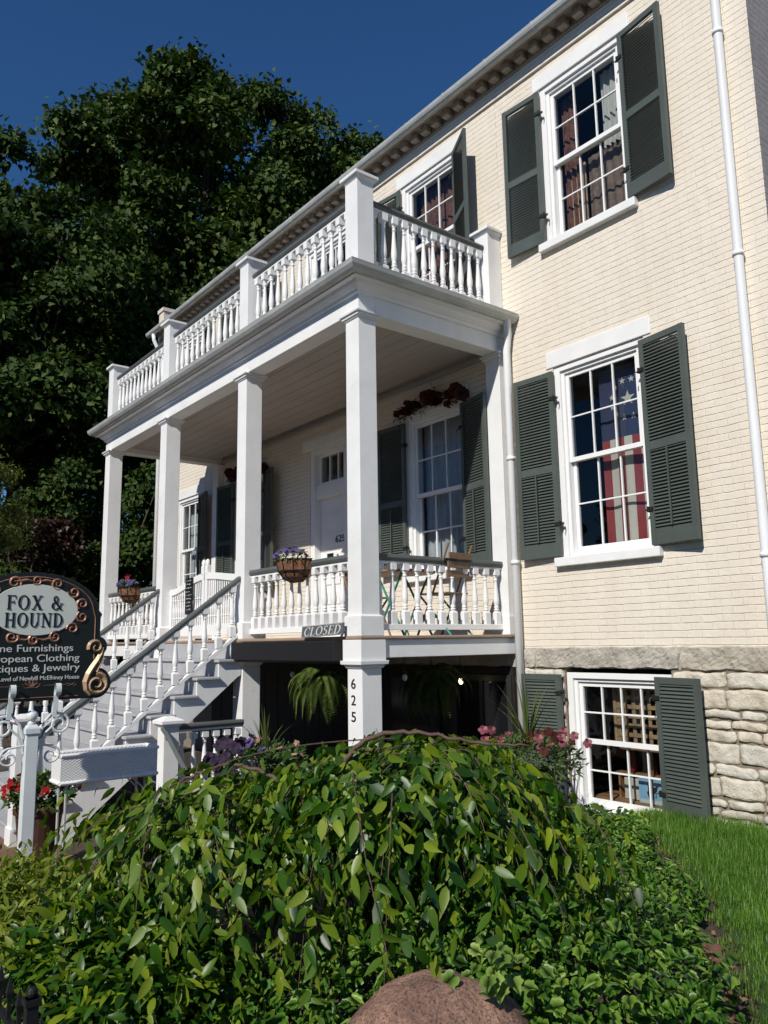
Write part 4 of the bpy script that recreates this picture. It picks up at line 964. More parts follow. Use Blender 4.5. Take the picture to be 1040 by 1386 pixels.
for sgn in (1, -1):
    hy = PY + sgn * .165; m = MB()
    m.box(SX - .012, SX + .012, hy - .020, hy + .020, -.60, -.345).box(SX + .024, SX + .03, hy - .018, hy + .018, -.55, -.40)
    sp = [(SX + .033 + .032 - .032 * math.cos(a) * (1 - .035 * a), hy + .002, -.41 + .055 * math.sin(a) * (1 - .05 * a) + .02) for a in np.linspace(-.9, 2 * math.pi + .5, 22)]
    vs = []
    for p in sp: vs += [(p[0], hy - .02, p[2]), (p[0], hy + .02, p[2])]
    m.add(vs, [(2 * i, 2 * i + 1, 2 * i + 3, 2 * i + 2) for i in range(len(sp) - 1)])
    m.tube([(SX, hy, -.60), (SX, hy + sgn * .0, -.66), (SX, PY + sgn * .10, -.72), (SX, PY + sgn * .07, -.80), (SX, PY + sgn * .05, -.86)], .009, 6)
    m.tube([(SX, PY + sgn * .05, -.80)] + [(SX, SY + .025 + sgn * a, b) for a, b in spiral(.15, -.885, .075, R(100), 1.3, -1)], .009, 6)
    m.tube([(SX, PY + sgn * .06, -.74), (SX, PY + sgn * .09, -.64), (SX, PY + sgn * .14, -.575)] + [(SX, SY + .025 + sgn * a, b) for a, b in spiral(.205, -.655, .085, R(135), 1.45, -1, .35)], .010, 6)
    m.build('scroll_bracket', POSTG, post)

# ------------------------------------------------------------------ iron fence
fence = thing('iron_fence', (2.4, -5.9, -1.98), 'black wrought iron picket fence at the edge of the pavement', 'fence')
fy = -5.9
mb = MB(); mb.box(-2.0, 3.75, fy - .010, fy + .010, -1.45, -1.43).box(-2.0, 3.75, fy - .012, fy + .012, -1.88, -1.855); mb.build('fence_rail', BLACKM, fence)
MB().frustum((3.10, fy), -2.05, -1.27, .020, .020).frustum((3.10, fy), -1.29, -1.27, .027, .027).ball((3.10, fy, -1.253), .02, 12).build('fence_post', BLACKM, fence)
x = -1.95; pm = MB().box(-.007, .007, -.007, .007, -.76, -.05).frustum((0, 0), -.05, -.02, .008, .013).frustum((0, 0), -.02, .035, .013, .001)
pm_o = pm.build('fence_picket', BLACKM, None, local=True); pm_me = pm_o.data; bpy.data.objects.remove(pm_o)
while x < 3.75:
    if abs(x - 3.10) > .06:
        o = bpy.data.objects.new('fence_picket', pm_me); COL.objects.link(o); o.parent = fence; o.location = Vector((x, fy, -1.32)) - worldloc(fence)
    x += .14

# ------------------------------------------------------------------ weeping tree
weep = thing('weeping_tree', (2.75, -4.1, -1.75), 'low weeping tree with drooping branches of pointed green leaves', 'tree')
def weeping():
    g = np.random.default_rng(5); br = MB(); P = []; A = []; Nn = []; S = []; Yg = []
    tops = [(np.array([2.92, -4.02, -.72]), 200, 1.30, 0), (np.array([2.15, -4.72, -.93]), 150, 1.15, 1), (np.array([3.20, -3.85, -.93]), 55, .68, 2)]
    MB().tube([(2.75, -4.1, -1.8), (2.72, -4.12, -1.3), (2.86, -4.05, -.98), (2.92, -4.02, -.78)], [.06, .05, .045, .02], 10).tube([(2.72, -4.12, -1.35), (2.45, -4.4, -1.1), (2.15, -4.72, -.99)], [.045, .035, .015], 8).tube([(2.78, -4.08, -1.2), (3.1, -3.85, -1.0), (3.35, -3.62, -.92)], [.04, .03, .012], 8).build('trunk', BARK, weep)
    kk = 0
    for top, nb, ex0, ti in tops:
        nbun = max(6, nb // 5); bun = [(6.283 * (i + g.uniform(-.35, .35)) / nbun * 1.0 * 3.0, g.uniform(.35, 1.08), g.uniform(0, 1)) for i in range(nbun)]
        for k in range(nb):
            kk += 1
            ba, br_, bz = bun[k % nbun]
            az = ba + g.normal() * .13; rr = br_ * g.uniform(.72, 1.0); ex = ex0 * (1 - .17 * max(0, .61 * math.cos(az) + .79 * math.sin(az)))
            rad = rr * ex; rise = (.02 + .15 * bz) * g.uniform(.6, 1.2) * (1 - .4 * rr); s0 = top + g.normal(size=3) * np.array([.14, .14, .05])
            zend = (-1.25 - .45 * bz if rr > .5 else -1.0 - .25 * bz) + g.normal() * .06
            n = int(12 + 16 * rr + (abs(zend) - .6) * 10); pts = []; tw = (bz - .5) * .8 + g.normal() * .15; dens = g.uniform(.6, 1.1); pale = bz > .8
            for i in range(n + 1):
                u = i / n; h = 1 - (1 - min(1, u * 1.5)) ** 2; ang_ = az + tw * u * .6; dd = np.array([math.cos(ang_), math.sin(ang_), 0])
                z = s0[2] + rise * math.sin(min(1, u * 2.2) * math.pi) - (u ** 1.8) * (s0[2] - zend)
                pts.append(s0 + dd * rad * (h * .84 + .16 * u) + np.array([0, 0, z - s0[2]]))
            pts = np.array(pts)
            if rr > .35 and kk % 3 == 0: br.tube([tuple(p) for p in pts], [max(.0015, .0042 * (1 - j / (len(pts)))) for j in range(len(pts))], 5)
            seg = np.linalg.norm(np.diff(pts, axis=0), axis=1); cum = np.concatenate([[0], np.cumsum(seg)]); L = cum[-1]; m = int(L / .038 * dens); sidef = 1
            for j in range(m):
                q = (j + g.uniform(.3, .7)) / m
                if q < .15 and g.random() < .55: continue
                s = q * L; i = max(min(len(seg) - 1, np.searchsorted(cum, s) - 1), 0); p = pts[i] + (pts[i + 1] - pts[i]) * ((s - cum[i]) / seg[i]); t = (pts[i + 1] - pts[i]) / seg[i]
                o = np.array([p[0] - top[0], p[1] - top[1], .30]); o /= np.linalg.norm(o); sd = np.cross(t, o); sd /= np.linalg.norm(sd) + 1e-9; sidef = -sidef
                a = t * .55 + sd * sidef * g.uniform(.35, .9) + np.array([0, 0, -g.uniform(.1, 1.0)]) + g.normal(size=3) * .25
                P.append(p + g.normal(size=3) * .014); A.append(a); Nn.append(o + g.normal(size=3) * .75); S.append(g.uniform(.055, .135) * (1.0 if q < .88 else .7)); Yg.append(q > .87 and g.random() < .75 or g.random() < (.55 if ti == 1 else .12) or pale and g.random() < .4)
    br.build('branches', TWIG, weep)
    n = 2600; tt = g.integers(0, 3, n); cc = np.array([t_[0] for t_ in tops])[tt]; rad_ = np.array([.72, .62, .45])[tt]; d = unit(g.normal(size=(n, 3))); d[:, 2] = -np.abs(d[:, 2])
    Pi = cc + d * (g.random(n) ** .5 * rad_)[:, None] * np.array([1, 1, .75]); Pi[:, 2] = np.maximum(Pi[:, 2], -1.7)
    P = np.concatenate([np.array(P), Pi]); A = np.concatenate([np.array(A), d + np.array([0, 0, -.6]) + g.normal(size=(n, 3)) * .4]); Nn = np.concatenate([np.array(Nn), d * .6 + g.normal(size=(n, 3)) * .6]); S = np.concatenate([np.array(S), g.uniform(.08, .13, n)]); Yg = np.concatenate([np.array(Yg, bool), np.zeros(n, bool)])
    k = g.random(len(P)) < .5
    for nm, mt, sel in (('foliage', L_WEEP, ~Yg), ('young_foliage', L_YOUNG, Yg)):
        i1 = k & sel; i2 = ~k & sel
        V, F = join([cloud(OV, P[i1], A[i1], Nn[i1], S[i1]), cloud(OVB, P[i2], A[i2], Nn[i2], S[i2])]); arr_obj(nm, V, F, mt, weep, smooth=True)
weeping()
for pts, r0 in (([(2.66, -4.2, -1.0), (2.72, -4.3, -.70), (2.84, -4.2, -.55), (3.0, -4.02, -.53), (3.2, -3.78, -.585), (3.36, -3.58, -.60)], .019), ([(2.75, -4.4, -1.0), (2.60, -4.6, -.76), (2.38, -4.75, -.68), (2.15, -4.85, -.74), (1.95, -4.95, -.84)], .014)):
    pp = smooth(pts); pp = [p + Vector((.008 * math.sin(i * 2.1), .008 * math.sin(i * 1.7), .006 * math.sin(i * 2.9))) for i, p in enumerate(pp)]
    MB().tube(pp, [r0 * (1 - .75 * i / len(pp)) for i in range(len(pp))], 8).build('bare_branch', TWIG, weep, smooth=True)
# golden shrub
def shrub(name, label, c, rad, n, size, mat, seed, tp=OVN):
    t = thing(name, (c[0], c[1], float(gz(c[0], c[1]))), label, 'shrub')
    m = MB(); g = np.random.default_rng(seed)
    for k in range(26):
        d = unit(g.normal(size=(1, 3)))[0]; d[2] = abs(d[2]) + .3; e = np.array(c) + d * np.array(rad) * .8
        m.tube([(c[0] + d[0] * .05, c[1] + d[1] * .05, float(gz(c[0], c[1])) - .05), tuple(np.array(c) + d * np.array(rad) * .4 + [0, 0, .05]), tuple(e)], [.012, .008, .003], 5)
    m.build('stems', TWIG, t)
    # clumped leaves on sprays
    nc = n // 14; d = unit(g.normal(size=(nc, 3))); d[:, 2] = np.abs(d[:, 2]) - .15; cc = np.array(c) + d * np.array(rad) * (g.uniform(.5, 1.02, nc) ** .5)[:, None]
    P = np.repeat(cc, 14, 0) + g.normal(size=(nc * 14, 3)) * .055; A = np.repeat(d, 14, 0) * .7 + g.normal(size=(nc * 14, 3)) * .6; Nn = np.repeat(d, 14, 0) * .5 + np.array([0, 0, .9]) + g.normal(size=(nc * 14, 3)) * .35
    V, F = cloud(tp, P, A, Nn, size * g.uniform(.6, 1.3, nc * 14)); arr_obj('foliage', V, F, mat, t); return t
shrub('golden_shrub', 'yellow green shrub around the foot of the white sign post', (1.30, -5.42, -1.60), (.95, .38, .31), 6000, .065, L_GOLD, 71)
shrub('green_shrub', 'bright green bushy shrub spreading behind the iron fence', (2.3, -5.28, -1.58), (.80, .42, .36), 6000, .09, L_WEEP, 72)
# ivy bed
def bedz(x, y):
    return gz(x, y) + .05 + .42 * np.exp(-(((x - 3.25) / .85) ** 2 + ((y + 3.75) / .75) ** 2)) + .15 * np.exp(-(((x - 4.0) / .5) ** 2 + ((y + 4.3) / .6) ** 2))
def soil_line(y): return np.interp(y, [-4.6, -3.9, -3.3, -2.7, -2.1, -1.5, -.9, -.4], [4.95, 4.58, 4.20, 3.78, 3.32, 2.75, 2.1, 1.5])
g = np.random.default_rng(9); n = 19000; y = g.uniform(-5.2, -.75, n); x = g.uniform(1.0, 4.7, n)
k = (x < soil_line(y) - .06 + .16 * np.sin(y * 5) * .6) & (x > soil_line(y) - 2.1)
x, y = x[k], y[k]; h = g.random(len(x)) ** 2 * .15
P = np.stack([x, y, bedz(x, y) + h], -1); e = .02
nx_ = -(bedz(x + e, y) - bedz(x - e, y)) / (2 * e); ny2 = -(bedz(x, y + e) - bedz(x, y - e)) / (2 * e); NN = unit(np.stack([nx_, ny2, np.ones_like(x)], -1))
V, F = cloud(IVYL, P, np.stack([g.normal(size=len(x)) + .35, g.normal(size=len(x)) - .35, -.25 - .3 * g.random(len(x))], -1), NN + g.normal(size=NN.shape) * .6 + np.array([.15, -.25, 0]), g.uniform(.03, .075, len(x)))
tag(arr_obj('ivy', V, F, L_IVY), 'glossy green ivy covering the bed beside the lawn', 'ivy', kind='stuff')
# boulder
def boulder():
    import bmesh
    bm = bmesh.new(); bmesh.ops.create_icosphere(bm, subdivisions=5, radius=1)
    from mathutils import noise as mn
    for v in bm.verts:
        p = v.co.copy(); k = 1 + .05 * mn.noise(p * 1.1) + .035 * mn.noise(p * 2.7 + Vector((3, 1, 2))) + .014 * mn.noise(p * 9)
        v.co = Vector((p.x * .40 * k, p.y * .34 * k, p.z * .40 * k))
    me = bpy.data.meshes.new('boulder'); bm.to_mesh(me); bm.free(); me.shade_smooth()
    m, n_, p = newmat('granite'); pos = N(n_, 'ShaderNodeNewGeometry').outputs['Position']
    a = ramp(n_, noise(n_, pos, 5, 5, .6), [(.3, (.19, .11, .08)), (.7, (.37, .22, .155))]); b = ramp(n_, noise(n_, pos, 95, 4, .8), [(.36, (.25, .22, .22)), (.5, (1, 1, 1)), (.66, (1.45, 1.35, 1.25))])
    mx = N(n_, 'ShaderNodeMix', data_type='RGBA', blend_type='MULTIPLY'); mx.inputs[0].default_value = 1; n_.links.new(a, mx.inputs[6]); n_.links.new(b, mx.inputs[7]); st = ramp(n_, noise(n_, pos, 4.2, 7, .7), [(.42, (.42, .40, .42)), (.58, (1, 1, 1))]); lc = ramp(n_, noise(n_, pos, 11, 6, .75), [(.66, (0, 0, 0)), (.74, (1, 1, 1))])
    m3 = N(n_, 'ShaderNodeMix', data_type='RGBA', blend_type='MULTIPLY'); m3.inputs[0].default_value = .75; n_.links.new(mx.outputs[2], m3.inputs[6]); n_.links.new(st, m3.inputs[7])
    m4 = N(n_, 'ShaderNodeMix', data_type='RGBA'); m4.inputs[7].default_value = (.40, .39, .36, 1); n_.links.new(lc, m4.inputs[0]); n_.links.new(m3.outputs[2], m4.inputs[6])
    n_.links.new(m4.outputs[2], p.inputs['Base Color']); p.inputs['Roughness'].default_value = .85
    bb = bump(n_, noise(n_, pos, 70, 6, .75), .8, .01); bb = bump(n_, noise(n_, pos, 9, 4, .6), .5, .04, bb); n_.links.new(bb, p.inputs['Normal'])
    me.materials.append(m); o = bpy.data.objects.new('boulder', me); COL.objects.link(o); o.location = (3.94, -4.745, -1.63); o.rotation_euler = (.1, .08, .9)
    tag(o, 'rounded reddish granite boulder in front of the weeping tree', 'boulder')
boulder()
# ivy sprig over the boulder
g = np.random.default_rng(19); n = 24; P = np.array([4.10, -4.60, -1.20]) + g.normal(size=(n, 3)) * np.array([.085, .085, .035]); 
V, F = cloud(IVYL, P, np.stack([.5 + g.normal(size=n) * .5, -.6 + g.normal(size=n) * .5, -.3 + g.normal(size=n) * .3], -1), np.array([.35, -.5, .8]) + g.normal(size=(n, 3)) * .3, g.uniform(.05, .085, n))
sp = thing('ivy_sprig', (4.10, -4.60, -1.6), 'pale ivy sprig trailing over the top of the boulder', 'ivy'); arr_obj('leaves', V, F, leaf_mat('pale_ivy', (.09, .17, .03), (.16, .26, .05), (.26, .36, .09), .4, .2, .4), sp)
MB().tube([(4.0, -4.35, -1.6), (4.04, -4.45, -1.32), (4.12, -4.62, -1.22)], .004, 5).build('stem', TWIG, sp)

# lawn
lx = []; 
ysl = np.linspace(-6.2, -.02, 40); V = []; nxx = 14
for yy in ysl:
    a = soil_line(yy) + .14 if yy > -4.6 else 5.1
    a = max(a, 1.0)
    for i in range(nxx): xx = a + (14 - a) * (i / (nxx - 1)) ** 2; V.append((xx, yy, float(gz(xx, yy)) + .028))
F = [(j * nxx + i, j * nxx + i + 1, (j + 1) * nxx + i + 1, (j + 1) * nxx + i) for j in range(len(ysl) - 1) for i in range(nxx - 1)]
TURF = paint('turf', (.03, .06, .012), .9, .4, 12, .6)
tag(arr_obj('lawn', V, F, TURF, smooth=True), kind='structure')
g = np.random.default_rng(29); n = 115000; y = g.uniform(-4.3, -.03, n); x = g.uniform(1.2, 5.6, n)
edge = soil_line(y) + .03 + .06 * np.sin(y * 17) + .04 * np.sin(y * 41) + .12 * g.random(n) ** 2; k = (x > edge) & (g.random(n) < np.where(y < -2.5, .9, 1))
x, y = x[k], y[k]; n = len(x); L = g.uniform(.05, .115, n) * np.where(g.random(n) < .1, 1.5, 1); az = g.uniform(0, 6.283, n); ln = g.uniform(.1, .75, n)
near = np.clip((x - edge[k]) / .25, .4, 1); L *= near
d = np.stack([np.cos(az), np.sin(az), 0 * az], -1); s = np.stack([-np.sin(az), np.cos(az), 0 * az], -1); b = np.stack([x, y, gz(x, y) + .02], -1); up = np.array([0, 0, 1.])
w = g.uniform(.0011, .0024, n)[:, None]; L_ = L[:, None]; ln = ln[:, None]
m1 = b + up * L_ * .55 + d * L_ * ln * .25; tip = b + up * L_ * (1 - .3 * ln) + d * L_ * ln * .9
V = np.stack([b - s * w, b + s * w, m1 - s * w * .85, m1 + s * w * .85, tip], 1).reshape(-1, 3); o5 = (np.arange(n) * 5)[:, None, None]
F = (np.array([(0, 1, 3), (0, 3, 2), (2, 3, 4)])[None] + o5).reshape(-1, 3)
tag(arr_obj('grass', V, F, L_GRASS), 'long green lawn grass beside the stone foundation', 'grass', kind='stuff')
g2 = np.random.default_rng(31); n2 = 420; y2 = g2.uniform(-4.3, -.6, n2); x2_ = soil_line(y2) + g2.normal(size=n2) * .13
V2, F2 = cloud(QUADL, np.stack([x2_, y2, gz(x2_, y2) + .02 + .012 * g2.random(n2)], -1), np.stack([g2.normal(size=n2), g2.normal(size=n2), g2.normal(size=n2) * .15], -1), np.array([0, 0, 1.]) + g2.normal(size=(n2, 3)) * .35, g2.uniform(.015, .05, n2))
tag(arr_obj('leaf_litter', V2, F2, leaf_mat('dry_leaves', (.06, .035, .018), (.14, .085, .045), (.26, .19, .10), .8, .1, .2)), 'brown dry leaf litter on the soil between ivy and lawn', 'litter', kind='stuff')
# dry grass fringe on soil + edging bricks
be = MB(); q = random.Random(5)
for k in range(4):
    yy = -3.45 + k * .225; xx = float(soil_line(yy)) - .02; a = math.atan2(.225, float(soil_line(yy + .225)) - .02 - xx); Mx = Matrix.Translation((xx, yy, float(gz(xx, yy)) + .015)) @ Matrix.Rotation(a + q.uniform(-.06, .06), 4, 'Z') @ Matrix.Rotation(q.uniform(-.12, .12), 4, 'X')
    be.box(-.10, .10, -.045, .045, -.06, .025, Mx)
tag(be.build('brick_edging', paint('old_red_brick', (.20, .085, .06), .9, .4, 14, .8), bevel=.012), 'old red bricks sunk along the edge of the ivy bed', 'brick edging')

# ------------------------------------------------------------------ trees behind
def tree(name, label, base, ells, nl, size, mat, seed, per=55, lump=1.25, cat='tree', group=None, bark=BARK, tp=LOBED, inner=.15):
    g = np.random.default_rng(seed); t = thing(name, base, label, cat, group)
    vol = np.array([max(e[3:6]) ** 2 for e in ells]); vol = vol / vol.sum(); nl_c = nl // per
    Cs = []; Ds = []
    for e, f in zip(ells, vol):
        m = int(nl_c * f); c = np.array(e[:3]); r = np.array(e[3:6])
        nl2 = max(8, int(m / 17)); ld = unit(g.normal(size=(nl2, 3))); lc = c + ld * r * g.uniform(.70, 1.0, nl2)[:, None]; lr = g.uniform(.45, 1.15, nl2) * lump
        idx = g.integers(0, nl2, m); dd = unit(g.normal(size=(m, 3)) * .8 + ld[idx] * .6 + np.array([0, 0, .75])); Cs.append(lc[idx] + dd * (lr[idx] * g.uniform(.8, 1.04, m))[:, None] * np.array([1, 1, .7])); Ds.append(dd)
        mi = int(m * inner); Cs.append(c + unit(g.normal(size=(mi, 3))) * r * g.uniform(.3, .8, mi)[:, None]); Ds.append(unit(g.normal(size=(mi, 3))))
    Cs = np.concatenate(Cs); Ds = np.concatenate(Ds); m = len(Cs)
    P = np.repeat(Cs, per, 0) + g.normal(size=(m * per, 3)) * size * np.array([1.2, 1.2, .85]); D = np.repeat(Ds, per, 0)
    A = D * .5 + g.normal(size=(m * per, 3)) * .6 + np.array([0, 0, -.55]); Nn = D * .7 + np.array([0, 0, .45]) + g.normal(size=(m * per, 3)) * .45
    V, F = cloud(tp, P, A, Nn, size * g.uniform(.6, 1.25, m * per)); arr_obj('crown', V, F, mat, t)
    b = Vector(base); e0 = ells[0]; mb = MB(); topz = e0[2] + e0[5] * .5; sc = max(e0[3], 1) / 6
    mb.tube([b, b + Vector((.1, .1, (topz - b.z) * .3)), b + Vector((-.1, .05, (topz - b.z) * .6)), Vector((e0[0], e0[1], topz))], [.42 * sc, .34 * sc, .24 * sc, .08 * sc], 12)
    for k in range(12):
        d = unit(g.normal(size=(1, 3)))[0]; e = ells[k % len(ells)]; hz = b.z + (topz - b.z) * g.uniform(.25, .7); s = Vector((b.x * .5 + e0[0] * .5, b.y * .5 + e0[1] * .5, hz)); en = Vector((e[0] + d[0] * e[3] * .8, e[1] + d[1] * e[4] * .8, max(hz + .3, e[2] + abs(d[2]) * e[5] * .7)))
        mb.tube([s, (s + en) / 2 + Vector((0, 0, .4 * sc)), en], [.15 * sc, .09 * sc, .03 * sc], 7)
    mb.build('trunk', bark, t); return t
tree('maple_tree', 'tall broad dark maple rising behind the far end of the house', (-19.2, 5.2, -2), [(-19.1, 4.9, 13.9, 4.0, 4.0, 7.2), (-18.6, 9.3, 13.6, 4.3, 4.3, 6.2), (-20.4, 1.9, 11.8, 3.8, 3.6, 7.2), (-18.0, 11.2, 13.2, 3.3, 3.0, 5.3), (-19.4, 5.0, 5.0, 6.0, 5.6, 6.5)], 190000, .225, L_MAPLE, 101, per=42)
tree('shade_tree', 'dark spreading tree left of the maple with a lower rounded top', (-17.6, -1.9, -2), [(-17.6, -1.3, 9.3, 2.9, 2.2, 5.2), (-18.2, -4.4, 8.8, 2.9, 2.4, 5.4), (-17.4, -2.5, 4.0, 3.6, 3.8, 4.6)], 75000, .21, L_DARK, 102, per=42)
tree('understorey_tree', 'small dark tree filling the gap behind the left porch columns', (-14.6, .6, -2), [(-14.8, .7, 2.8, 2.2, 2.6, 3.6), (-13.8, -1.0, 1.2, 1.8, 1.8, 2.6)], 36000, .13, L_DARK, 103, lump=.8)
tree('dogwood_tree', 'light olive green small tree with drooping leaves above the shop sign', (-10.7, -4.4, -2), [(-10.6, -4.0, 2.55, 1.25, 1.35, 1.0), (-11.0, -5.0, 1.6, 1.3, 1.3, 1.2)], 15000, .105, L_DOG, 104, lump=.55, per=30, tp=OVN)
tree('copper_beech', 'low dark red leaved shrub behind the sign', (-12.6, -2.2, -2), [(-12.6, -2.0, 1.1, 1.5, 1.2, 1.6)], 9000, .11, L_RED, 105, lump=.6, cat='shrub')

g = np.random.default_rng(77); n = 26000; x = g.uniform(-75, 45, n); hh = 8.5 + 2.5 * np.sin(x * .31) + 1.6 * np.sin(x * .83 + 1); z = -1.8 + g.random(n) ** .8 * hh; y = -34 + g.normal(size=n) * 1.6
V, F = cloud(LOBED, np.stack([x, y, z], -1), g.normal(size=(n, 3)) + np.array([0, 0, -.4]), g.normal(size=(n, 3)) + np.array([0, 1, .6]), g.uniform(.5, .95, n))
tag(arr_obj('treeline', V, F, L_DARK), 'dark line of trees across the road', 'trees', kind='stuff')
# ------------------------------------------------------------------ things in and around windows
def cloth(name, x0, x1, z0, z1, y, folds, amp, mat, taper=0, seed=0):
    n = 48; V = []; m = 14
    for i in range(n + 1):
        for j in range(m + 1):
            u = i / n; v = j / m; xx = x0 + (x1 - x0) * u; k = 1 - taper * (1 - v); xx = x0 + (xx - x0) * k
            V.append((xx, y + amp * math.sin(u * folds * 6.283 + .8 * math.sin(v * 3 + seed)) * (.6 + .4 * (1 - v)), z0 + (z1 - z0) * v))
    F = [(i * (m + 1) + j, (i + 1) * (m + 1) + j, (i + 1) * (m + 1) + j + 1, i * (m + 1) + j + 1) for i in range(n) for j in range(m)]
    return arr_obj(name, np.array(V), F, mat, smooth=True)
REDC = paint('red_patterned_cloth', (.19, .085, .065), .9, .75, 16, .2); WHC = paint('white_sheer_cloth', (.50, .50, .48), .9, .12, 8, .1); GRC = paint('grey_sheer_cloth', (.42, .45, .50), .9, .2, 8, .1)
tag(cloth('curtain', .84, 1.06, 4.5, 6.25, .235, 3, .02, REDC), 'red patterned curtain behind the left panes of the upper right window', 'curtain', 'curtains inside the windows')
tag(cloth('curtain', 1.40, 1.78, 5.35, 6.26, .235, 4, .025, WHC, .35), 'white curtain behind the top right panes of the upper right window', 'curtain', 'curtains inside the windows')
tag(cloth('curtain', 1.16, 1.74, 4.48, 5.36, .26, 6, .012, paint('striped_blind', (.20, .14, .11), .8, .5, 20, .2)), 'brown striped cloth behind the lower panes of the upper right window', 'curtain', 'curtains inside the windows')
tag(MB().box(.86, 1.12, .25, .28, 4.46, 5.34).build('wooden_panel', WOODT, bevel=.01), 'orange brown wooden panel standing inside the upper right window', 'panel')
tag(cloth('curtain', -1.72, -1.35, 4.5, 6.25, .235, 4, .025, REDC), 'red patterned curtain in the upper window behind the roof railing', 'curtain', 'curtains inside the windows')
tag(cloth('curtain', -1.34, -.86, 4.5, 6.25, .245, 4, .02, REDC), 'second red patterned curtain right in the upper window behind the roof railing', 'curtain', 'curtains inside the windows')
tag(cloth('curtain', -1.78, -.82, .9, 2.85, .25, 9, .02, GRC), 'pale grey sheer curtain in the porch window under the red garland', 'curtain', 'curtains inside the windows')
tag(cloth('curtain', -6.72, -5.8, .9, 2.85, .25, 9, .02, GRC), 'pale grey sheer curtain in the porch window left of the door', 'curtain', 'curtains inside the windows')
tag(cloth('curtain', -9.3, -8.4, .9, 2.85, .25, 9, .02, GRC), 'pale grey sheer curtain in the far left window beyond the porch', 'curtain', 'curtains inside the windows')
# flag
fx0, fx1 = 1.145, 1.80; fyy = .22
RED = paint('flag_red', (.27, .045, .05), .85, .12, 9, .1); FBLUE = paint('flag_blue', (.03, .042, .105), .85, .2, 9, .1); FW = paint('flag_white', (.52, .50, .46), .85, .1, 9, .1)
flag = thing('flag', (1.47, fyy, .9), 'red white and blue star spangled flag hanging in the right window', 'flag')
def fpt(x, z, dy=0): return (x, fyy + dy + .012 * math.sin((x - fx0) * 16) * (1 - .5 * (z - .9) / 1.8), z)
def strip(x0, x1, z0, z1, dy=0):
    m = MB(); n = 6; k = 10
    vs = [fpt(x0 + (x1 - x0) * i / n, z0 + (z1 - z0) * j / k, dy) for i in range(n + 1) for j in range(k + 1)]
    return m.add(vs, [(i * (k + 1) + j, (i + 1) * (k + 1) + j, (i + 1) * (k + 1) + j + 1, i * (k + 1) + j + 1) for i in range(n) for j in range(k)])
zc = 2.02; sw = (fx1 - fx0) / 7
mr = MB(); mw = MB()
for k in range(7):
    s_ = strip(fx0 + k * sw, fx0 + (k + 1) * sw, .88, zc); (mr if k % 2 == 0 else mw).add(s_.v, s_.f)
mr.build('red_stripes', RED, flag); mw.build('white_stripes', FW, flag); strip(fx0, fx1, zc, 2.80).build('blue_canton', FBLUE, flag)
def star(m, cx, cz, r):
    vs = []; 
    for i in range(10): a = math.pi / 2 + i * math.pi / 5; rr = r if i % 2 == 0 else r * .4; vs.append(fpt(cx + rr * math.cos(a), cz + rr * math.sin(a), -.004))
    c = fpt(cx, cz, -.004); m.add([c] + vs, [(0, 1 + i, 1 + (i + 1) % 10) for i in range(10)])
m = MB(); star(m, 1.50, 2.42, .085)
for k in range(12): a = R(90 + 30 * k + 15); star(m, 1.50 + .205 * math.cos(a), 2.42 + .205 * math.sin(a), .04)
m.build('stars', FW, flag)
# basement window display
def lathe_thing(name, label, cat, prof, loc, mat, group=None):
    o = MB().lathe(prof, loc, 16).build(name, mat, smooth=True); return tag(o, label, cat, group)
tag(MB().box(.75, 1.85, .22, .62, -1.70, -1.66).box(.8, .84, .25, .29, -2.0, -1.70).box(1.76, 1.8, .25, .29, -2.0, -1.70).build('display_shelf', WOOD), 'wooden display shelf inside the basement window', 'shelf')
BK = MB(); bx0, bx1, bz0, bz1, by = 1.08, 1.70, -1.15, -.52, .255
for k in range(7): xx = bx0 + .04 + k * (bx1 - bx0 - .08) / 6; BK.box(xx - .020, xx + .020, by - .004, by + .004, bz0, bz1)
for k in range(7): zz = bz0 + .04 + k * (bz1 - bz0 - .08) / 6; BK.box(bx0, bx1, by - .014 + .0 * k, by - .0055, zz - .020, zz + .020)
BK.tube([(bx0, by, bz0 + .05), (bx0 + .05, by, bz0), (bx1 - .05, by, bz0), (bx1, by, bz0 + .05), (bx1, by, bz1 - .05), (bx1 - .05, by, bz1), (bx0 + .05, by, bz1), (bx0, by, bz1 - .05), (bx0, by, bz0 + .05)], .022, 8)
tag(BK.build('woven_basket', paint('aged_wicker', (.34, .23, .135), .6, .4, 14, .2)), 'brown open weave basket tray hung in the top of the basement window', 'basket')
BOT = [(.035, 0), (.04, .02), (.04, .14), (.03, .18), (.014, .21), (.014, .25), (.018, .255)]
lathe_thing('bottle', 'deep red bottle standing in the lower left panes of the basement window', 'bottle', BOT, (1.16, .38, -1.40), paint('red_glass', (.22, .015, .02), .15, .2), 'bottles in the basement window')
lathe_thing('bottle', 'amber brown bottle beside the red one in the basement window', 'bottle', BOT, (1.40, .38, -1.40), paint('amber_glass', (.18, .06, .02), .15, .2), 'bottles in the basement window')
tag(MB().box(1.0, 1.8, .30, .46, -1.425, -1.402).box(1.02, 1.04, .32, .44, -1.66, -1.425).box(1.76, 1.78, .32, .44, -1.66, -1.425).build('riser_shelf', WOOD), 'small wooden riser shelf carrying bottles in the basement window', 'shelf')
cd = MB().box(1.33, 1.62, .215, .225, -1.655, -1.41).build('picture_card', paint('card_blue', (.22, .42, .62), .6, .15, 9, 0)); tag(cd, 'pale blue picture card leaning in the bottom of the basement window', 'card')
MB().prism([(1.44, -1.60), (1.50, -1.60), (1.49, -1.56), (1.53, -1.53), (1.55, -1.47), (1.51, -1.49), (1.47, -1.50), (1.46, -1.455), (1.43, -1.47), (1.435, -1.52), (1.42, -1.55)], lambda a, b, d: (a, d, b), .2125, .2148).build('dark_bird_print', LETB, cd)
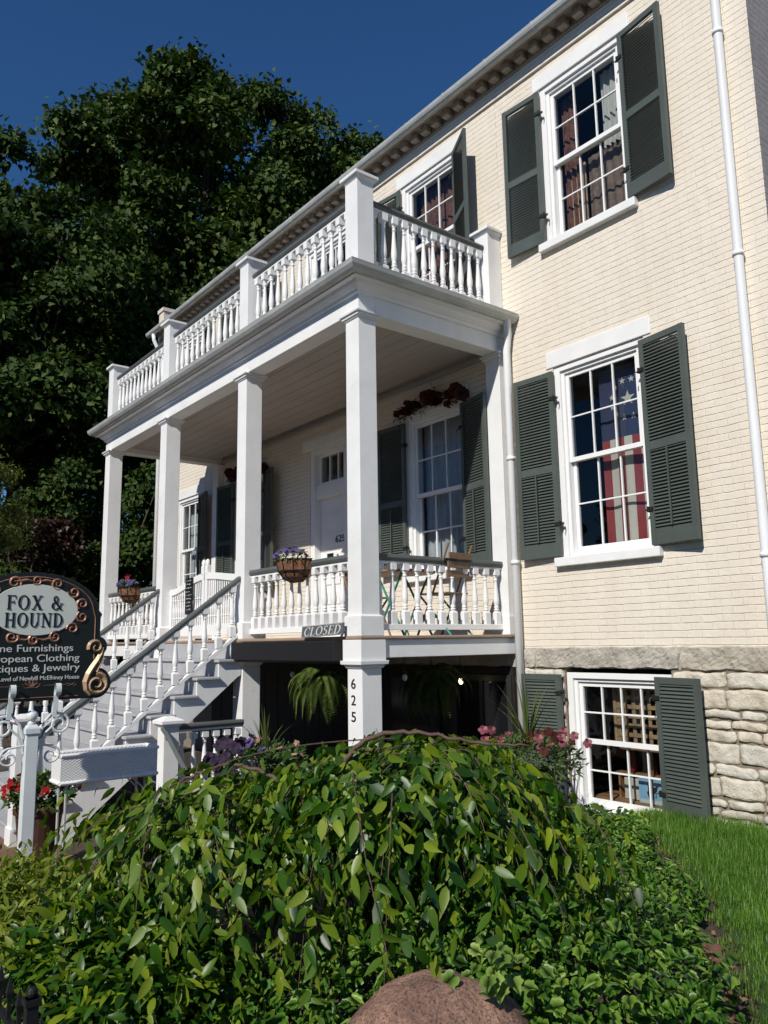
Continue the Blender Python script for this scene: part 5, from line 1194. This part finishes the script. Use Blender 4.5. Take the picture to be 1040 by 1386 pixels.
MB().box(1.34, 1.61, .2125, .2148, -1.648, -1.615).build('white_band', FW, cd)
tag(MB().box(1.10, 1.28, .30, .33, -1.655, -1.45).build('pale_box', FW, bevel=.006), 'pale cream box beside the blue card in the basement window', 'box')
# garlands
def garland(x0, x1, z, label, seed):
    t = thing('rose_garland', ((x0 + x1) / 2, -.05, z), label, 'garland', 'garlands above the porch windows'); g = np.random.default_rng(seed); n = 26
    P = np.stack([g.uniform(x0, x1, n), -.07 - g.random(n) * .06, z + g.normal(size=n) * .045], -1); P[:, 2] += .09 * np.sin((P[:, 0] - x0) / (x1 - x0) * 3.14)
    flowers(t, 'dark_red_rose', F_DRED, P, .15, seed + 1, 7); flowers(t, 'rose_centre', F_DRED, P + np.array([0, -.02, 0]), .085, seed + 2, 6)
    n = 140; P = np.stack([g.uniform(x0 - .05, x1 + .05, n), -.05 - g.random(n) * .05, z + g.normal(size=n) * .06], -1); P[:, 2] += .09 * np.sin(np.clip((P[:, 0] - x0) / (x1 - x0), 0, 1) * 3.14)
    V, F = cloud(OV, P, g.normal(size=(n, 3)) + np.array([0, -.3, -.3]), g.normal(size=(n, 3)) * .4 + np.array([0, -1, .3]), g.uniform(.04, .08, n)); arr_obj('leaves', V, F, L_DARK, t)
    MB().tube([(x0, -.04, z), ((x0 + x1) / 2, -.04, z + .09), (x1, -.04, z)], .012, 6).build('stem', TWIG, t)
garland(-1.95, -.62, 2.96, 'dark red rose garland over the porch window right of the door', 201)
garland(-6.9, -5.55, 2.96, 'dark red rose garland over the porch window left of the door', 203)

# porch furniture
CHAIRW = paint('worn_chair_wood', (.25, .15, .085), .5, .35, 12, .2)
def folding_chair(loc, rz, label):
    t = thing('folding_chair', loc, label, 'chair', 'wooden folding chairs on the porch', rz); tl = dict(local=True)
    m = MB()
    for k in range(6): m.box(-.2, .2, -.19 + k * .066, -.135 + k * .066, .44, .458)
    o = m.build('seat', CHAIRW, t, local=True, bevel=.003)
    m = MB()
    for k in range(3): m.box(-.2, .2, .205 + k * .018, .222 + k * .018, .62 + k * .095, .69 + k * .095)
    m.build('backrest', CHAIRW, t, local=True, bevel=.003)
    for s in (-1, 1): MB().tube([(s * .21, -.2, .0), (s * .21, .02, .44), (s * .21, .26, .98)], .012, 8).build('back_leg', CHAIRW, t, local=True); MB().tube([(s * .185, .24, 0), (s * .185, -.19, .45)], .012, 8).build('front_leg', TEAL, t, local=True)
    MB().tube([(-.21, -.11, .2), (.21, -.11, .2)], .009, 6).build('crossbar', TEAL, t, local=True)
    return t
folding_chair((-1.30, -1.15, 0), R(95), 'tan wooden folding chair nearest the corner column on the porch')
folding_chair((-.28, -.85, 0), R(-80), 'tan wooden folding chair nearest the house pilaster on the porch')
t = thing('bistro_table', (-.78, -1.0, 0), 'small round wooden folding table between the two porch chairs', 'table')
MB().lathe([(.36, 0), (.37, .01), (.37, .025), (.36, .03)], (-.78, -1.0, .70), 28).build('tabletop', WOOD, t)
for s in (-1, 1): MB().tube([(-.78 + s * .25, -1.2, 0), (-.78 - s * .22, -1.2, .70)], .013, 8).tube([(-.78 + s * .25, -.8, 0), (-.78 - s * .22, -.8, .70)], .013, 8).build('leg', TEAL, t)
def metal_chair(loc, rz, label):
    t = thing('deck_chair', loc, label, 'chair', 'black chairs on the porch roof', rz)
    MB().box(-.23, .23, -.22, .22, .42, .44).build('seat', BLACKM, t, local=True, bevel=.008)
    m = MB(); m.tube([(-.23, .22, .44), (-.24, .28, .85), (-.15, .30, .93), (.15, .30, .93), (.24, .28, .85), (.23, .22, .44)], .016, 8)
    for k in range(7): x = -.17 + k * .057; m.tube([(x, .225, .44), (x, .29, .92)], .008, 6)
    m.build('backrest', BLACKM, t, local=True)
    for s in (-1, 1):
        for y in (-.2, .2): MB().tube([(s * .22, y, 0), (s * .22, y, .43)], .014, 8).build('leg', BLACKM, t, local=True)
        MB().tube([(s * .24, .24, .66), (s * .26, -.15, .66), (s * .24, -.2, .43)], .014, 8).build('armrest', BLACKM, t, local=True)
metal_chair((-1.75, -.75, 3.716), R(60), 'black metal chair behind the corner post on the porch roof')
metal_chair((-.75, -.62, 3.716), R(-15), 'black metal chair near the wall post on the porch roof')
